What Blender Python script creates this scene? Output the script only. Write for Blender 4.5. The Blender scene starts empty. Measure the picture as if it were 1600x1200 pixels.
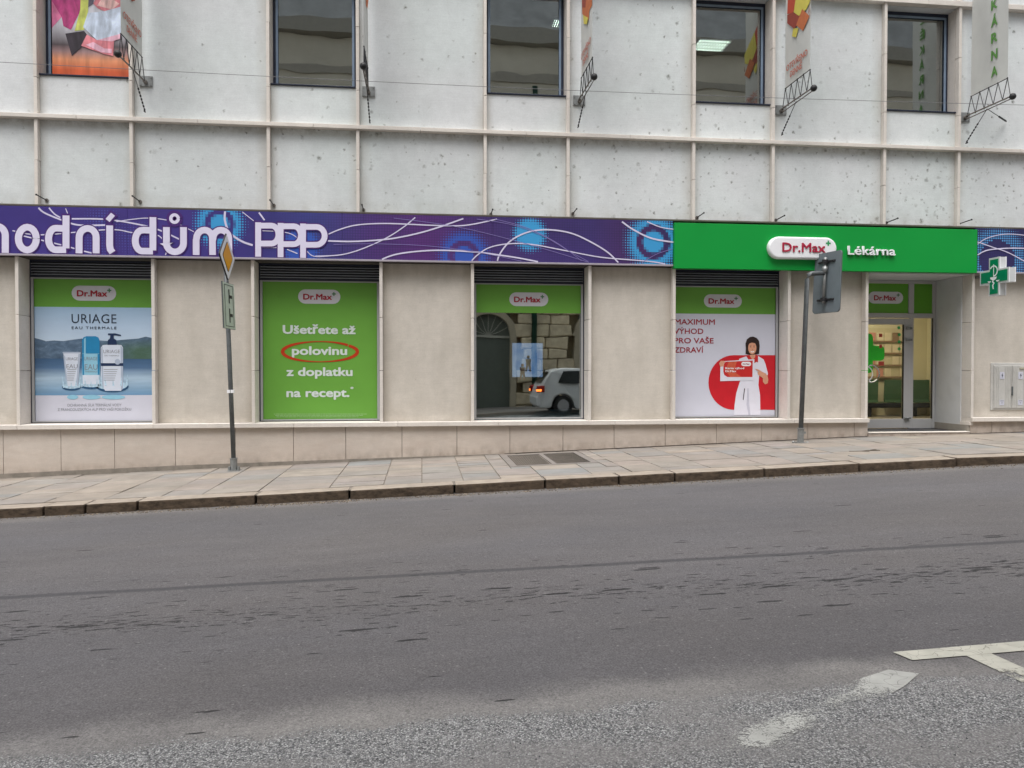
import bpy, bmesh, math, random
from mathutils import Vector, Matrix
random.seed(7)
sc = bpy.context.scene
col = sc.collection
# ------------------------------------------------------------ camera, world, sun
F = 1202.0
YAW, PITCH, ROLL, CD = 0.116843, -0.018352, 0.000067, 13.0693
_f = Vector((math.sin(YAW)*math.cos(PITCH), math.cos(YAW)*math.cos(PITCH), math.sin(PITCH)))
_r = Vector((math.cos(YAW), -math.sin(YAW), 0))
_u = _r.cross(_f)
_r, _u = _r*math.cos(ROLL)+_u*math.sin(ROLL), -_r*math.sin(ROLL)+_u*math.cos(ROLL)
camd = bpy.data.cameras.new('camera'); cam = bpy.data.objects.new('camera', camd); col.objects.link(cam)
camd.sensor_width = 36; camd.lens = F/1600*36; camd.clip_end = 2000; camd.clip_start = 0.05
M = Matrix.Identity(4)
for i in range(3):
    M[i][0] = _r[i]; M[i][1] = _u[i]; M[i][2] = -_f[i]
M[0][3], M[1][3], M[2][3] = 0, -CD, 0
cam.matrix_world = M
sc.camera = cam
w = bpy.data.worlds.new('World'); sc.world = w; w.use_nodes = True
wn = w.node_tree; bgn = wn.nodes['Background']
sky = wn.nodes.new('ShaderNodeTexSky'); sky.sky_type = 'NISHITA'; sky.sun_disc = False
SUN_EL, SUN_AZ = math.radians(69), math.radians(200)
sky.sun_elevation = SUN_EL; sky.sun_rotation = SUN_AZ; sky.air_density = 1.0; sky.dust_density = 3.0
hs = wn.nodes.new('ShaderNodeHueSaturation'); hs.inputs['Saturation'].default_value = 0.30
wn.links.new(sky.outputs[0], hs.inputs['Color']); wn.links.new(hs.outputs[0], bgn.inputs[0])
bgn.inputs[1].default_value = 0.15
sun = bpy.data.lights.new('sun', 'SUN'); sun.energy = 1.7; sun.angle = math.radians(40); sun.color = (1, 0.975, 0.94)
so = bpy.data.objects.new('sun', sun); col.objects.link(so)
sd = Vector((math.sin(SUN_AZ)*math.cos(SUN_EL), math.cos(SUN_AZ)*math.cos(SUN_EL), math.sin(SUN_EL)))
so.rotation_euler = sd.to_track_quat('Z', 'Y').to_euler()
sc.view_settings.view_transform = 'Standard'; sc.view_settings.look = 'None'
sc.view_settings.gamma = 1; sc.view_settings.use_curve_mapping = False
sc.view_settings.exposure = 0.86

# ------------------------------------------------------------ measuring helpers
def ray(x, y): return _f + _r*((x-800)/F) - _u*((y-600)/F)
def at(x, y, Y=0.0):            # photo point -> (X, Z) on the facade-parallel plane at depth Y
    d = ray(x, y); t = (Y+CD)/d.y
    return (t*d.x, t*d.z)
def atX(x, y, X):               # photo point -> (Y, Z) on a plane across the pavement
    d = ray(x, y); t = X/d.x
    return (t*d.y-CD, t*d.z)
def softstep(x, a, b):
    t = min(1, max(0, (x-a)/(b-a))); return t*t*(3-2*t)
def gz(X):                      # pavement height at the facade: the street climbs to the right
    X = max(-60, min(60, X))
    z = -1.494+0.0356*X
    if X > 7.6: z -= 0.0175*(X-7.6)*softstep(X, 7.6, 9.5)
    return z
def rz(X): return gz(X)-0.122

# ------------------------------------------------------------ material helpers
def lin(c):
    return tuple(((v/255)/12.92 if v/255 <= 0.04045 else ((v/255+0.055)/1.055)**2.4) for v in c)
class NT:
    def __init__(s, name, rough=0.8, spec=0.35, metal=0.0):
        s.m = bpy.data.materials.new(name); s.m.use_nodes = True; s.t = s.m.node_tree
        s.b = s.t.nodes['Principled BSDF']
        s.b.inputs['Roughness'].default_value = rough; s.b.inputs['Metallic'].default_value = metal
        s.b.inputs['Specular IOR Level'].default_value = spec
        s.pos = s.t.nodes.new('ShaderNodeNewGeometry').outputs['Position']
    def n(s, typ, **k):
        nd = s.t.nodes.new(typ)
        for a, v in k.items(): setattr(nd, a, v)
        return nd
    def lk(s, a, b): s.t.links.new(a, b)
    def setin(s, sock, v):
        if isinstance(v, bpy.types.NodeSocket): s.lk(v, sock)
        elif isinstance(v, tuple) and len(v) == 3 and sock.type == 'RGBA': sock.default_value = (*v, 1)
        else: sock.default_value = v
    def math(s, op, a, b=0.0, c=0.0, clamp=False):
        nd = s.n('ShaderNodeMath', operation=op, use_clamp=clamp)
        s.setin(nd.inputs[0], a); s.setin(nd.inputs[1], b)
        if len(nd.inputs) > 2: s.setin(nd.inputs[2], c)
        return nd.outputs[0]
    def mul(s, a, b): return s.math('MULTIPLY', a, b)
    def mp(s, scale=(1,1,1), loc=(0,0,0), vec=None, rot=(0,0,0)):
        nd = s.n('ShaderNodeMapping'); s.lk(vec or s.pos, nd.inputs[0])
        nd.inputs['Scale'].default_value = scale; nd.inputs['Location'].default_value = loc; nd.inputs['Rotation'].default_value = rot
        return nd.outputs[0]
    def noise(s, scale, vec=None, detail=4, rough=0.55, dist=0.0):
        nd = s.n('ShaderNodeTexNoise'); s.lk(vec or s.pos, nd.inputs['Vector'])
        nd.inputs['Scale'].default_value = scale; nd.inputs['Detail'].default_value = detail
        nd.inputs['Roughness'].default_value = rough; nd.inputs['Distortion'].default_value = dist
        return nd.outputs['Fac']
    def rng(s, v, a, b, c=0.0, d=1.0, smooth=False):
        nd = s.n('ShaderNodeMapRange'); nd.interpolation_type = 'SMOOTHSTEP' if smooth else 'LINEAR'; nd.clamp = True
        s.setin(nd.inputs[0], v)
        for i, q in enumerate((a, b, c, d)): nd.inputs[i+1].default_value = q
        return nd.outputs[0]
    def mix(s, f, a, b, mode='MIX'):
        nd = s.n('ShaderNodeMix', data_type='RGBA', blend_type=mode)
        s.setin(nd.inputs[0], f); s.setin(nd.inputs[6], a); s.setin(nd.inputs[7], b)
        return nd.outputs[2]
    def ramp(s, v, stops):
        nd = s.n('ShaderNodeValToRGB'); s.lk(v, nd.inputs[0]); e = nd.color_ramp.elements
        e[0].position = stops[0][0]; e[0].color = (*stops[0][1], 1); e[1].position = stops[1][0]; e[1].color = (*stops[1][1], 1)
        for p, c in stops[2:]:
            q = e.new(p); q.color = (*c, 1)
        return nd.outputs[0]
    def sep(s, vec=None):
        nd = s.n('ShaderNodeSeparateXYZ'); s.lk(vec or s.pos, nd.inputs[0]); return nd.outputs
    def rnd(s): return s.n('ShaderNodeObjectInfo').outputs['Random']
    def bright(s, c, f):
        nd = s.n('ShaderNodeVectorMath', operation='SCALE'); s.setin(nd.inputs[0], c); s.setin(nd.inputs['Scale'], f)
        return nd.outputs[0]
    def bump(s, h, strength=0.3, dist=0.01):
        nd = s.n('ShaderNodeBump'); s.lk(h, nd.inputs['Height']); nd.inputs['Strength'].default_value = strength
        nd.inputs['Distance'].default_value = dist; s.lk(nd.outputs[0], s.b.inputs['Normal'])
    def col(s, c): s.setin(s.b.inputs['Base Color'], c); return s.m

def plain(name, c, rough=0.6, var=0.06, scale=6.0, metal=0.0, spec=0.35, bump=0.0, grime=0.0):
    N = NT(name, rough, spec, metal)
    f = N.rng(N.noise(scale), 0.3, 0.7, 1-var, 1+var)
    c2 = N.bright(c, f)
    if name.startswith('bag_print'):     # crumpled fabric and paper in the printed picture
        fo = N.noise(3.5, N.mp((1.6, 1, .5), rot=(0, .6, 0)), detail=5, dist=1.6)
        c2 = N.bright(c2, N.rng(fo, 0.30, 0.70, 0.62, 1.28))
    if grime:
        g = N.rng(N.noise(scale*2.3, detail=6), 0.5, 0.75, 0, grime)
        c2 = N.mix(g, c2, tuple(v*0.35 for v in c))
    if bump: N.bump(N.noise(scale*12), bump, 0.004)
    return N.col(c2)

def emis(name, c, strength):
    m = bpy.data.materials.new(name); m.use_nodes = True; t = m.node_tree
    b = t.nodes['Principled BSDF']; b.inputs['Base Color'].default_value = (*c, 1)
    b.inputs['Emission Color'].default_value = (*c, 1); b.inputs['Emission Strength'].default_value = strength
    return m

def stone(name, c, kind):
    N = NT(name, 0.85, 0.25)
    X, Y, Z = N.sep()
    big = N.rng(N.noise(0.9, detail=3), 0.25, 0.75, 0.91, 1.07)
    med = N.rng(N.noise(7, detail=5), 0.25, 0.75, 0.95, 1.05)
    streak = N.rng(N.noise(1.0, N.mp((5, 5, 70)), detail=5, rough=0.7), 0.25, 0.75, 0.945, 1.045)
    fine = N.rng(N.noise(52, detail=4, rough=.7), 0.25, 0.75, 0.925, 1.07)
    rd = N.rng(N.rnd(), 0, 1, 0.975, 1.025)
    f = N.mul(N.mul(N.mul(big, med), N.mul(streak, fine)), rd)
    c2 = N.bright(c, f)
    h = N.math('ADD', N.mul(streak, 1.0), N.mul(fine, 0.6))
    if kind == 'upper':
        hue = N.rng(N.noise(0.55, N.mp(loc=(4, 2, 9)), detail=2), 0.35, 0.65)
        c2 = N.mix(N.mul(hue, 0.5), c2, N.bright(tuple(a*b for a, b in zip(c, (0.93, 1.0, 0.965))), f))
        # mould spots: round, soft, clustered, many more towards the right end
        dens = N.math('ADD', N.math('MULTIPLY', N.rng(X, -5, 10.5, 0.08, 1.05), N.rng(N.noise(1.1, N.mp(loc=(5, 5, 5)), detail=3), 0.35, 0.65, 0.4, 1.4)), N.rng(Z, 3.4, 4.0, 0.0, 0.25))
        low = N.rng(Z, 4.0, 4.15, 1.0, 0.25); dens = N.mul(dens, low)
        for sc_, loc, r0 in ((4.2, (0, 0, 0), 0.23), (7.0, (3.1, 0, 1.7), 0.30), (12.0, (1.1, 0, 5.7), 0.34)):
            v = N.n('ShaderNodeTexVoronoi', voronoi_dimensions='3D', feature='F1')
            wv = N.n('ShaderNodeVectorMath', operation='MULTIPLY'); N.lk(N.mp((1, 0, 1), loc), wv.inputs[0]); wv.inputs[1].default_value = (1, 0, 1)
            nz = N.n('ShaderNodeTexNoise'); N.lk(N.pos, nz.inputs['Vector']); nz.inputs['Scale'].default_value = 26; nz.inputs['Detail'].default_value = 5
            ad = N.n('ShaderNodeVectorMath', operation='MULTIPLY_ADD'); N.lk(nz.outputs['Color'], ad.inputs[0]); ad.inputs[1].default_value = (0.06, 0, 0.09); N.lk(wv.outputs[0], ad.inputs[2])
            N.lk(ad.outputs[0], v.inputs['Vector']); v.inputs['Scale'].default_value = sc_
            cs = N.n('ShaderNodeSeparateColor'); N.lk(v.outputs['Color'], cs.inputs[0])
            gate = N.math('LESS_THAN', cs.outputs[0], dens)
            rad = N.math('MULTIPLY_ADD', cs.outputs[1], r0*0.6, r0*0.4)
            m_ = N.math('SUBTRACT', 1.0, N.math('DIVIDE', v.outputs['Distance'], rad), clamp=True)
            m_ = N.mul(N.mul(N.mul(m_, gate), N.rng(N.noise(38, detail=4, rough=.7), 0.30, 0.62, 0.25, 1.5)), N.rng(cs.outputs[2], 0, 1, 0.30, 1.15))
            c2 = N.mix(N.math('MULTIPLY', m_, 0.9), c2, (0.15, 0.155, 0.14))
        # run-off grime under the ledge
        g = N.mul(N.rng(Z, 3.86, 4.0), N.rng(N.noise(7, N.mp((1.2, 1, 1.0)), detail=6, rough=.7), 0.42, 0.62))
        g = N.mul(g, N.rng(Z, 4.0, 4.02, 1, 0))
        c2 = N.mix(N.mul(g, 0.55), c2, (0.22, 0.21, 0.18))
        g3 = N.mul(N.rng(Z, 2.62, 2.9, 1, 0), N.rng(N.noise(3, N.mp((1.5, 1, 1))), 0.35, 0.65))
        c2 = N.mix(N.mul(g3, 0.30), c2, (0.33, 0.31, 0.24))
    if kind in ('upper', 'pier'):    # weathered beige margins beside the fins
        tcn = N.n('ShaderNodeTexCoord'); gx = N.sep(tcn.outputs['Generated'])[0]
        ed = N.rng(N.math('ABSOLUTE', N.math('SUBTRACT', gx, 0.5)), 0.40, 0.5)
        ed = N.mul(ed, N.rng(N.noise(2.5, N.mp((1, 1, 0.5)), detail=5), 0.25, 0.6))
        c2 = N.mix(N.mul(ed, 0.55), c2, (0.40, 0.375, 0.33) if kind == 'upper' else (0.36, 0.32, 0.26))
    if kind == 'pier':
        e = N.rng(N.noise(2.2, N.mp((2.2, 1, 0.7)), detail=5), 0.4, 0.75)
        c2 = N.mix(N.mul(e, 0.22), c2, (0.30, 0.275, 0.225))
        t = N.mul(N.rng(Z, -0.88, -0.5, 1, 0), N.rng(N.noise(4, detail=6), 0.35, 0.7))
        c2 = N.mix(N.mul(t, 0.40), c2, (0.24, 0.20, 0.155))
        t = N.mul(N.rng(Z, 1.35, 1.8), N.rng(N.noise(3, N.mp((3, 1, .6)), detail=6), 0.35, 0.7))
        c2 = N.mix(N.mul(t, 0.30), c2, (0.25, 0.22, 0.16))
        sp = N.rng(N.noise(16, detail=2), 0.70, 0.78)
        c2 = N.mix(N.mul(sp, 0.30), c2, (0.2, 0.19, 0.16))
    if kind == 'plinth':
        ve = N.rng(N.noise(2.0, N.mp((1, 1, 3.2)), detail=7, dist=1.2), 0.42, 0.75)
        c2 = N.mix(N.mul(ve, 0.30), c2, (0.42, 0.33, 0.27))
        lowz = N.math('ADD', Z, N.math('MULTIPLY_ADD', X, -0.0356, 1.494))
        t = N.mul(N.rng(lowz, 0, 0.22, 1, 0), N.rng(N.noise(5, N.mp((1.5, 1, 1)), detail=7), 0.38, 0.68))
        c2 = N.mix(N.mul(t, 0.62), c2, (0.17, 0.135, 0.108))
        t2 = N.mul(N.rng(lowz, 0.0, 0.5, 1, 0), 0.28); c2 = N.mix(t2, c2, (0.36, 0.27, 0.21))
    N.bump(h, 0.35, 0.006)
    return N.col(c2)

MT = {}
MT['upper'] = stone('ribbed_grey_stone', (0.640, 0.660, 0.672), 'upper')
MT['pier'] = stone('beige_stone', (0.570, 0.530, 0.475), 'pier')
MT['plinth'] = stone('plinth_limestone', (0.580, 0.518, 0.462), 'plinth')
MT['fin'] = stone('pale_travertine', (0.665, 0.620, 0.572), 'fin')
MT['fin_w'] = stone('cool_travertine', (0.64, 0.60, 0.56), 'fin')
MT['joint'] = plain('dark_joint', (0.10, 0.09, 0.08), 0.9)
MT['flash'] = plain('brown_metal_flashing', (0.115, 0.10, 0.085), 0.5, 0.15, 3, grime=0.3)
MT['cement'] = plain('grey_cement', (0.235, 0.21, 0.18), 0.95, 0.2, 5, bump=0.4, grime=0.4)
MT['plaster'] = plain('white_plaster', (0.56, 0.57, 0.585), 0.8, 0.05, 2, grime=0.12)
MT['navy'] = plain('navy_frame', (0.022, 0.028, 0.05), 0.35, 0.1)
MT['alu'] = plain('grey_aluminium', (0.36, 0.365, 0.375), 0.4, 0.05, 3)
MT['alud'] = plain('door_aluminium', (0.40, 0.40, 0.405), 0.45, 0.04, 3)
MT['bluealu'] = plain('blue_grey_frame', (0.19, 0.25, 0.34), 0.35, 0.1)
MT['green'] = plain('fascia_green', (0.000, 0.285, 0.040), 0.45, 0.04, 0.8)
MT['pgreen'] = plain('poster_green', (0.135, 0.345, 0.050), 0.45, 0.05, 1.5)
MT['pgreen2'] = plain('transom_green', (0.10, 0.30, 0.025), 0.3, 0.04, 2)
MT['white'] = plain('sign_white', (0.80, 0.81, 0.84), 0.4, 0.02)
MT['pill'] = plain('pill_white', (0.56, 0.56, 0.60), 0.45, 0.03)
MT['pwhite'] = plain('print_white', (0.56, 0.57, 0.66), 0.5, 0.03, 2)
MT['ptext'] = plain('print_text_white', (0.62, 0.68, 0.66), 0.5, 0.03, 2)
MT['red'] = plain('sign_red', (0.33, 0.012, 0.028), 0.45, 0.05)
MT['cred'] = plain('crimson_print', (0.52, 0.012, 0.022), 0.45, 0.05)
MT['redorange'] = plain('oval_red', (0.46, 0.035, 0.006), 0.5, 0.05)
MT['plus'] = plain('plus_green', (0.03, 0.30, 0.10), 0.5, 0.03)
MT['plusd'] = plain('plus_dark_green', (0.07, 0.20, 0.09), 0.5, 0.03)
MT['ink'] = plain('ink_navy', (0.02, 0.03, 0.055), 0.5, 0.05)
MT['greyink'] = plain('ink_grey', (0.22, 0.23, 0.27), 0.5, 0.05)
MT['steel'] = plain('galvanised_steel', (0.27, 0.28, 0.28), 0.45, 0.12, 14, 0.5, grime=0.3)
MT['poled'] = plain('painted_pole', (0.115, 0.125, 0.13), 0.5, 0.15, 12, 0.2, grime=0.3)
MT['signback'] = plain('grey_sign_back', (0.155, 0.185, 0.205), 0.5, 0.08, 5, 0.1)
MT['black'] = plain('black_iron', (0.018, 0.018, 0.02), 0.55, 0.2, 20)
MT['rust'] = plain('rusty_iron', (0.17, 0.155, 0.14), 0.8, 0.3, 20, grime=0.7)
MT['cable'] = plain('grey_cable', (0.13, 0.13, 0.14), 0.6)
MT['banner'] = plain('banner_cloth', (0.56, 0.565, 0.54), 0.85, 0.05, 3)
MT['yellow'] = plain('sign_yellow', (0.75, 0.36, 0.015), 0.4, 0.04)
MT['plasticw'] = plain('cabinet_plastic', (0.50, 0.495, 0.475), 0.55, 0.05, 5, grime=0.15)
MT['rubber'] = plain('rubber', (0.02, 0.02, 0.02), 0.8)

def glass(name, ior=1.9, tint=(0.86, 0.9, 0.88), wavy=0.0, rough=0.0):
    m = bpy.data.materials.new(name); m.use_nodes = True; t = m.node_tree
    for n in list(t.nodes): t.nodes.remove(n)
    o = t.nodes.new('ShaderNodeOutputMaterial'); mx = t.nodes.new('ShaderNodeMixShader')
    fr = t.nodes.new('ShaderNodeFresnel'); fr.inputs[0].default_value = ior
    tr = t.nodes.new('ShaderNodeBsdfTransparent'); tr.inputs[0].default_value = (*tint, 1)
    gl = t.nodes.new('ShaderNodeBsdfGlossy'); gl.inputs['Roughness'].default_value = rough
    gl.inputs[0].default_value = (0.95, 1, 0.98, 1)
    if wavy:
        g = t.nodes.new('ShaderNodeNewGeometry'); mp = t.nodes.new('ShaderNodeMapping'); mp.inputs['Scale'].default_value = (0.9, 0, 1.5)
        nz = t.nodes.new('ShaderNodeTexNoise'); nz.inputs['Scale'].default_value = 1.4; nz.inputs['Detail'].default_value = 1
        b = t.nodes.new('ShaderNodeBump'); b.inputs['Strength'].default_value = 1; b.inputs['Distance'].default_value = wavy
        t.links.new(g.outputs['Position'], mp.inputs[0]); t.links.new(mp.outputs[0], nz.inputs['Vector'])
        t.links.new(nz.outputs['Fac'], b.inputs['Height']); t.links.new(b.outputs[0], gl.inputs['Normal'])
    t.links.new(fr.outputs[0], mx.inputs[0]); t.links.new(tr.outputs[0], mx.inputs[1]); t.links.new(gl.outputs[0], mx.inputs[2])
    t.links.new(mx.outputs[0], o.inputs[0])
    return m
MT['glass'] = glass('shop_glass', 5.2, wavy=0.0010, rough=0.012)
MT['uglass'] = glass('upper_glass', 3.7, wavy=0.0016)
MT['dglass'] = glass('door_glass', 1.45)

# ------------------------------------------------------------ object helpers
WO = {}                                     # world origin of each unrotated thing / part
def tag(o, label=None, cat=None, group=None, kind=None):
    if label: o['label'] = label
    if cat: o['category'] = cat
    if group: o['group'] = group
    if kind: o['kind'] = kind
    return o
def thing(name, loc, label, cat, group=None):
    o = bpy.data.objects.new(name, None); col.objects.link(o); o.location = loc; o.empty_display_size = 0.2
    WO[o.name] = Vector(loc); return tag(o, label, cat, group)
def link(name, bm, mat, parent=None, smooth=False, local=False):
    """bm in world metres (or in the parent's own frame when local)"""
    me = bpy.data.meshes.new(name)
    cs = [v.co for v in bm.verts]
    if cs and not local:
        c = Vector(((min(v.x for v in cs)+max(v.x for v in cs))/2, (min(v.y for v in cs)+max(v.y for v in cs))/2, min(v.z for v in cs)))
    else: c = Vector((0, 0, 0))
    for v in bm.verts: v.co -= c
    bmesh.ops.recalc_face_normals(bm, faces=bm.faces)
    bm.to_mesh(me); bm.free()
    for m in (mat if isinstance(mat, (list, tuple)) else [mat]): me.materials.append(MT[m] if isinstance(m, str) else m)
    if smooth: me.shade_smooth()
    o = bpy.data.objects.new(name, me); col.objects.link(o)
    if parent is not None:
        o.parent = parent
        o.location = (0, 0, 0) if local else c-WO[parent.name]
    else: o.location = c
    WO[o.name] = c
    return o
def BM(): return bmesh.new()
def link_words(name, bm, mat, parent):
    """one part per word"""
    vs = sorted(bm.verts, key=lambda v: v.co.x); h = max(v.co.z for v in vs)-min(v.co.z for v in vs)
    seen = set(); groups = []
    for v in bm.verts:
        if v in seen: continue
        st = [v]; seen.add(v); g = []
        while st:
            q = st.pop(); g.append(q)
            for e in q.link_edges:
                o = e.other_vert(q)
                if o not in seen: seen.add(o); st.append(o)
        groups.append((min(q.co.x for q in g), max(q.co.x for q in g), g))
    groups.sort(key=lambda t: t[0]); words = []
    for a, b, g in groups:
        if words and a-words[-1][1] < 0.19*h: words[-1][1] = max(b, words[-1][1]); words[-1][2] += g
        else: words.append([a, b, list(g)])
    if len(words) == 1: return link(name, bm, mat, parent)
    out = None
    for k, (a, b, g) in enumerate(words):
        c = bm.copy()
        bm.verts.index_update(); ids = {v.index for v in g}; c.verts.ensure_lookup_table()
        bmesh.ops.delete(c, geom=[v for v in c.verts if v.index not in ids], context='VERTS')
        out = link(name, c, mat, parent)
    bm.free(); return out
def box(bm, x0, x1, y0, y1, z0, z1, bev=0.0, mi=0):
    r = bmesh.ops.create_cube(bm, size=1)
    vs = r['verts']
    for v in vs:
        v.co = Vector((x0+(v.co.x+.5)*(x1-x0), y0+(v.co.y+.5)*(y1-y0), z0+(v.co.z+.5)*(z1-z0)))
    if bev:
        es = list({e for v in vs for e in v.link_edges})
        bmesh.ops.bevel(bm, geom=es, offset=bev, segments=1, affect='EDGES', profile=0.5)
    return bm
def prism(bm, pts, y0, y1, axis='Y', mi=0):
    """pts: outline; extruded along axis. axis Y: pts=(X,Z). axis X: pts=(Y,Z). axis Z: pts=(X,Y)"""
    def P(a, b, c):
        return (a, c, b) if axis == 'Y' else ((c, a, b) if axis == 'X' else (a, b, c))
    A = [bm.verts.new(P(a, b, y0)) for a, b in pts]; B = [bm.verts.new(P(a, b, y1)) for a, b in pts]
    n = len(pts)
    fs = [bm.faces.new(A), bm.faces.new(B[::-1])]
    for i in range(n): fs.append(bm.faces.new((A[i], A[(i+1) % n], B[(i+1) % n], B[i])))
    for f in fs: f.material_index = mi
    return bm
def flat(bm, pts, y, axis='Y'):
    P = (lambda a, b: (a, y, b)) if axis == 'Y' else ((lambda a, b: (y, a, b)) if axis == 'X' else (lambda a, b: (a, b, y)))
    bm.faces.new([bm.verts.new(P(a, b)) for a, b in pts]); return bm
def tube(bm, pts, r, seg=8, r1=None, cap=True):
    pts = [Vector(p) for p in pts]; rings = []
    for i, p in enumerate(pts):
        d = (pts[min(i+1, len(pts)-1)]-pts[max(i-1, 0)]).normalized()
        a = Vector((0, 0, 1)) if abs(d.z) < 0.9 else Vector((1, 0, 0))
        u = d.cross(a).normalized(); v = d.cross(u)
        rr = r if r1 is None else r+(r1-r)*i/(len(pts)-1)
        rings.append([bm.verts.new(p+(u*math.cos(2*math.pi*k/seg)+v*math.sin(2*math.pi*k/seg))*rr) for k in range(seg)])
    for a, b in zip(rings, rings[1:]):
        for k in range(seg): bm.faces.new((a[k], a[(k+1) % seg], b[(k+1) % seg], b[k]))
    if cap: bm.faces.new(rings[0]); bm.faces.new(rings[-1][::-1])
    return bm
def ball(bm, c, r, seg=10):
    res = bmesh.ops.create_uvsphere(bm, u_segments=seg, v_segments=seg//2+1, radius=r)
    for v in res['verts']: v.co += Vector(c)
    return bm
def ribbon_pts(pts, wd, wd1=None):
    """outline pieces (quads) of a stroke of the given width along pts in 2D"""
    L, Rr = [], []
    n = len(pts)
    for i, p in enumerate(pts):
        a = Vector(pts[max(i-1, 0)]); b = Vector(pts[min(i+1, n-1)])
        d = (b-a).normalized(); nn = Vector((-d.y, d.x)); ww = wd if wd1 is None else wd+(wd1-wd)*i/(n-1)
        if 0 < i < n-1:
            d1 = (Vector(p)-a).normalized(); c = max(0.5, d.dot(d1)); k = ww/2/c
        else: k = ww/2
        L.append(Vector(p)+nn*k); Rr.append(Vector(p)-nn*k)
    return L, Rr
def stroke(bm, pts, wd, y0, y1=None, wd1=None):
    L, Rr = ribbon_pts(pts, wd, wd1)
    if y1 is None:
        a = [bm.verts.new((p.x, y0, p.y)) for p in L]; b = [bm.verts.new((p.x, y0, p.y)) for p in Rr]
        for i in range(len(a)-1): bm.faces.new((a[i], a[i+1], b[i+1], b[i]))
    else:
        for p0, p1 in ():
            pass
        la = [bm.verts.new((p.x, y0, p.y)) for p in L]; ra = [bm.verts.new((p.x, y0, p.y)) for p in Rr]
        lb = [bm.verts.new((p.x, y1, p.y)) for p in L]; rb = [bm.verts.new((p.x, y1, p.y)) for p in Rr]
        for i in range(len(la)-1):
            bm.faces.new((la[i], la[i+1], ra[i+1], ra[i])); bm.faces.new((lb[i], lb[i+1], rb[i+1], rb[i]))
            bm.faces.new((la[i], la[i+1], lb[i+1], lb[i])); bm.faces.new((ra[i], ra[i+1], rb[i+1], rb[i]))
        bm.faces.new((la[0], ra[0], rb[0], lb[0])); bm.faces.new((la[-1], ra[-1], rb[-1], lb[-1]))
    return bm
def arc(cx, cy, rx, ry, a0, a1, n=14):
    return [(cx+rx*math.cos(math.radians(a0+(a1-a0)*i/n)), cy+ry*math.sin(math.radians(a0+(a1-a0)*i/n))) for i in range(n+1)]
def catmull(P, n=8):
    out = []
    P = [P[0]]+list(P)+[P[-1]]
    for i in range(1, len(P)-2):
        p0, p1, p2, p3 = (Vector(p) for p in P[i-1:i+3])
        for k in range(n):
            t = k/n; out.append(0.5*((2*p1)+(p2-p0)*t+(2*p0-5*p1+4*p2-p3)*t*t+(3*p1-p0-3*p2+p3)*t**3))
    out.append(Vector(P[-2])); return [(v[0], v[1]) for v in out]

def text_bm(s, bold=0.0, ext=0.0, spacing=1.0):
    """unit size text; weight added by laying shifted copies over each other (z steps keep them apart)"""
    c = bpy.data.curves.new('t', 'FONT'); c.body = s; c.size = 1; c.extrude = ext; c.space_character = spacing
    c.resolution_u = 3
    o = bpy.data.objects.new('t', c); col.objects.link(o)
    dg = bpy.context.evaluated_depsgraph_get(); me = bpy.data.meshes.new_from_object(o.evaluated_get(dg))
    bpy.data.objects.remove(o); bpy.data.curves.remove(c)
    bm = bmesh.new()
    offs = [(0, 0)]+([(bold*math.cos(math.radians(a)), bold*math.sin(math.radians(a))) for a in range(0, 360, 45)] if bold else [])
    for k, (dx, dy) in enumerate(offs):
        n0 = len(bm.verts); bm.from_mesh(me); bm.verts.ensure_lookup_table()
        for v in bm.verts[n0:]: v.co += Vector((dx, dy, 0)); v.co.z += k*0.0011
    bpy.data.meshes.remove(me)
    return bm
def text(s, x0, x1, zb, y, capz=None, bold=0.0, ext=0.0, spacing=1.0):
    """text fitted between X=x0..x1 with its baseline at Z=zb, facing -Y; capz = Z of capital tops"""
    bm = text_bm(s, bold, ext, spacing)
    xs = [v.co.x for v in bm.verts]; a, b = min(xs), max(xs)
    sx = (x1-x0)/(b-a)
    sz = sx if capz is None else (capz-zb)/(0.73+2*bold)
    for v in bm.verts:
        v.co = Vector((x0+(v.co.x-a)*sx, y-v.co.z*(0.15 if not ext else 1.0)-(0 if not ext else ext), zb+(v.co.y+bold)*sz))
    return bm
def merge(a, b):
    me = bpy.data.meshes.new('x'); b.to_mesh(me); b.free(); a.from_mesh(me); bpy.data.meshes.remove(me); return a
def px(pts, Y): return [at(x, y, Y) for x, y in pts]
def textpx(s, xl, xr, yb, Y, ycap=None, **k):
    x0, z0 = at(xl, yb, Y); x1, _ = at(xr, yb, Y)
    zc = at((xl+xr)/2, ycap, Y)[1] if ycap is not None else None
    zb = at((xl+xr)/2, yb, Y)[1]
    return text(s, x0, x1, zb, Y, zc, **k)

def plus_pts(cx, cz, r, t):
    return [(cx-t, cz+r), (cx+t, cz+r), (cx+t, cz+t), (cx+r, cz+t), (cx+r, cz-t), (cx+t, cz-t), (cx+t, cz-r), (cx-t, cz-r), (cx-t, cz-t), (cx-r, cz-t), (cx-r, cz+t), (cx-t, cz+t)]
def pill_pts(x0, x1, z0, z1, n=9):
    r = (z1-z0)/2; cz = (z0+z1)/2
    return arc(x1-r, cz, r, r, -90, 90, n)+arc(x0+r, cz, r, r, 90, 270, n)
def logo(parent, x0, x1, z0, z1, Y, matp='pill'):
    """flat printed pill with red name and small plus"""
    b = link('logo_pill', flat(BM(), pill_pts(x0, x1, z0, z1), Y), matp, parent)
    W, H = x1-x0, z1-z0
    link('lettering', text('Dr.Max', x0+W*.12, x0+W*.80, z0+H*.28, Y-.003, z0+H*.72, bold=.03), 'red', parent)
    link('plus_mark', flat(BM(), plus_pts(x0+W*.845, z0+H*.70, H*.135, H*.040), Y-.003), 'plusd', parent)

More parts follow.
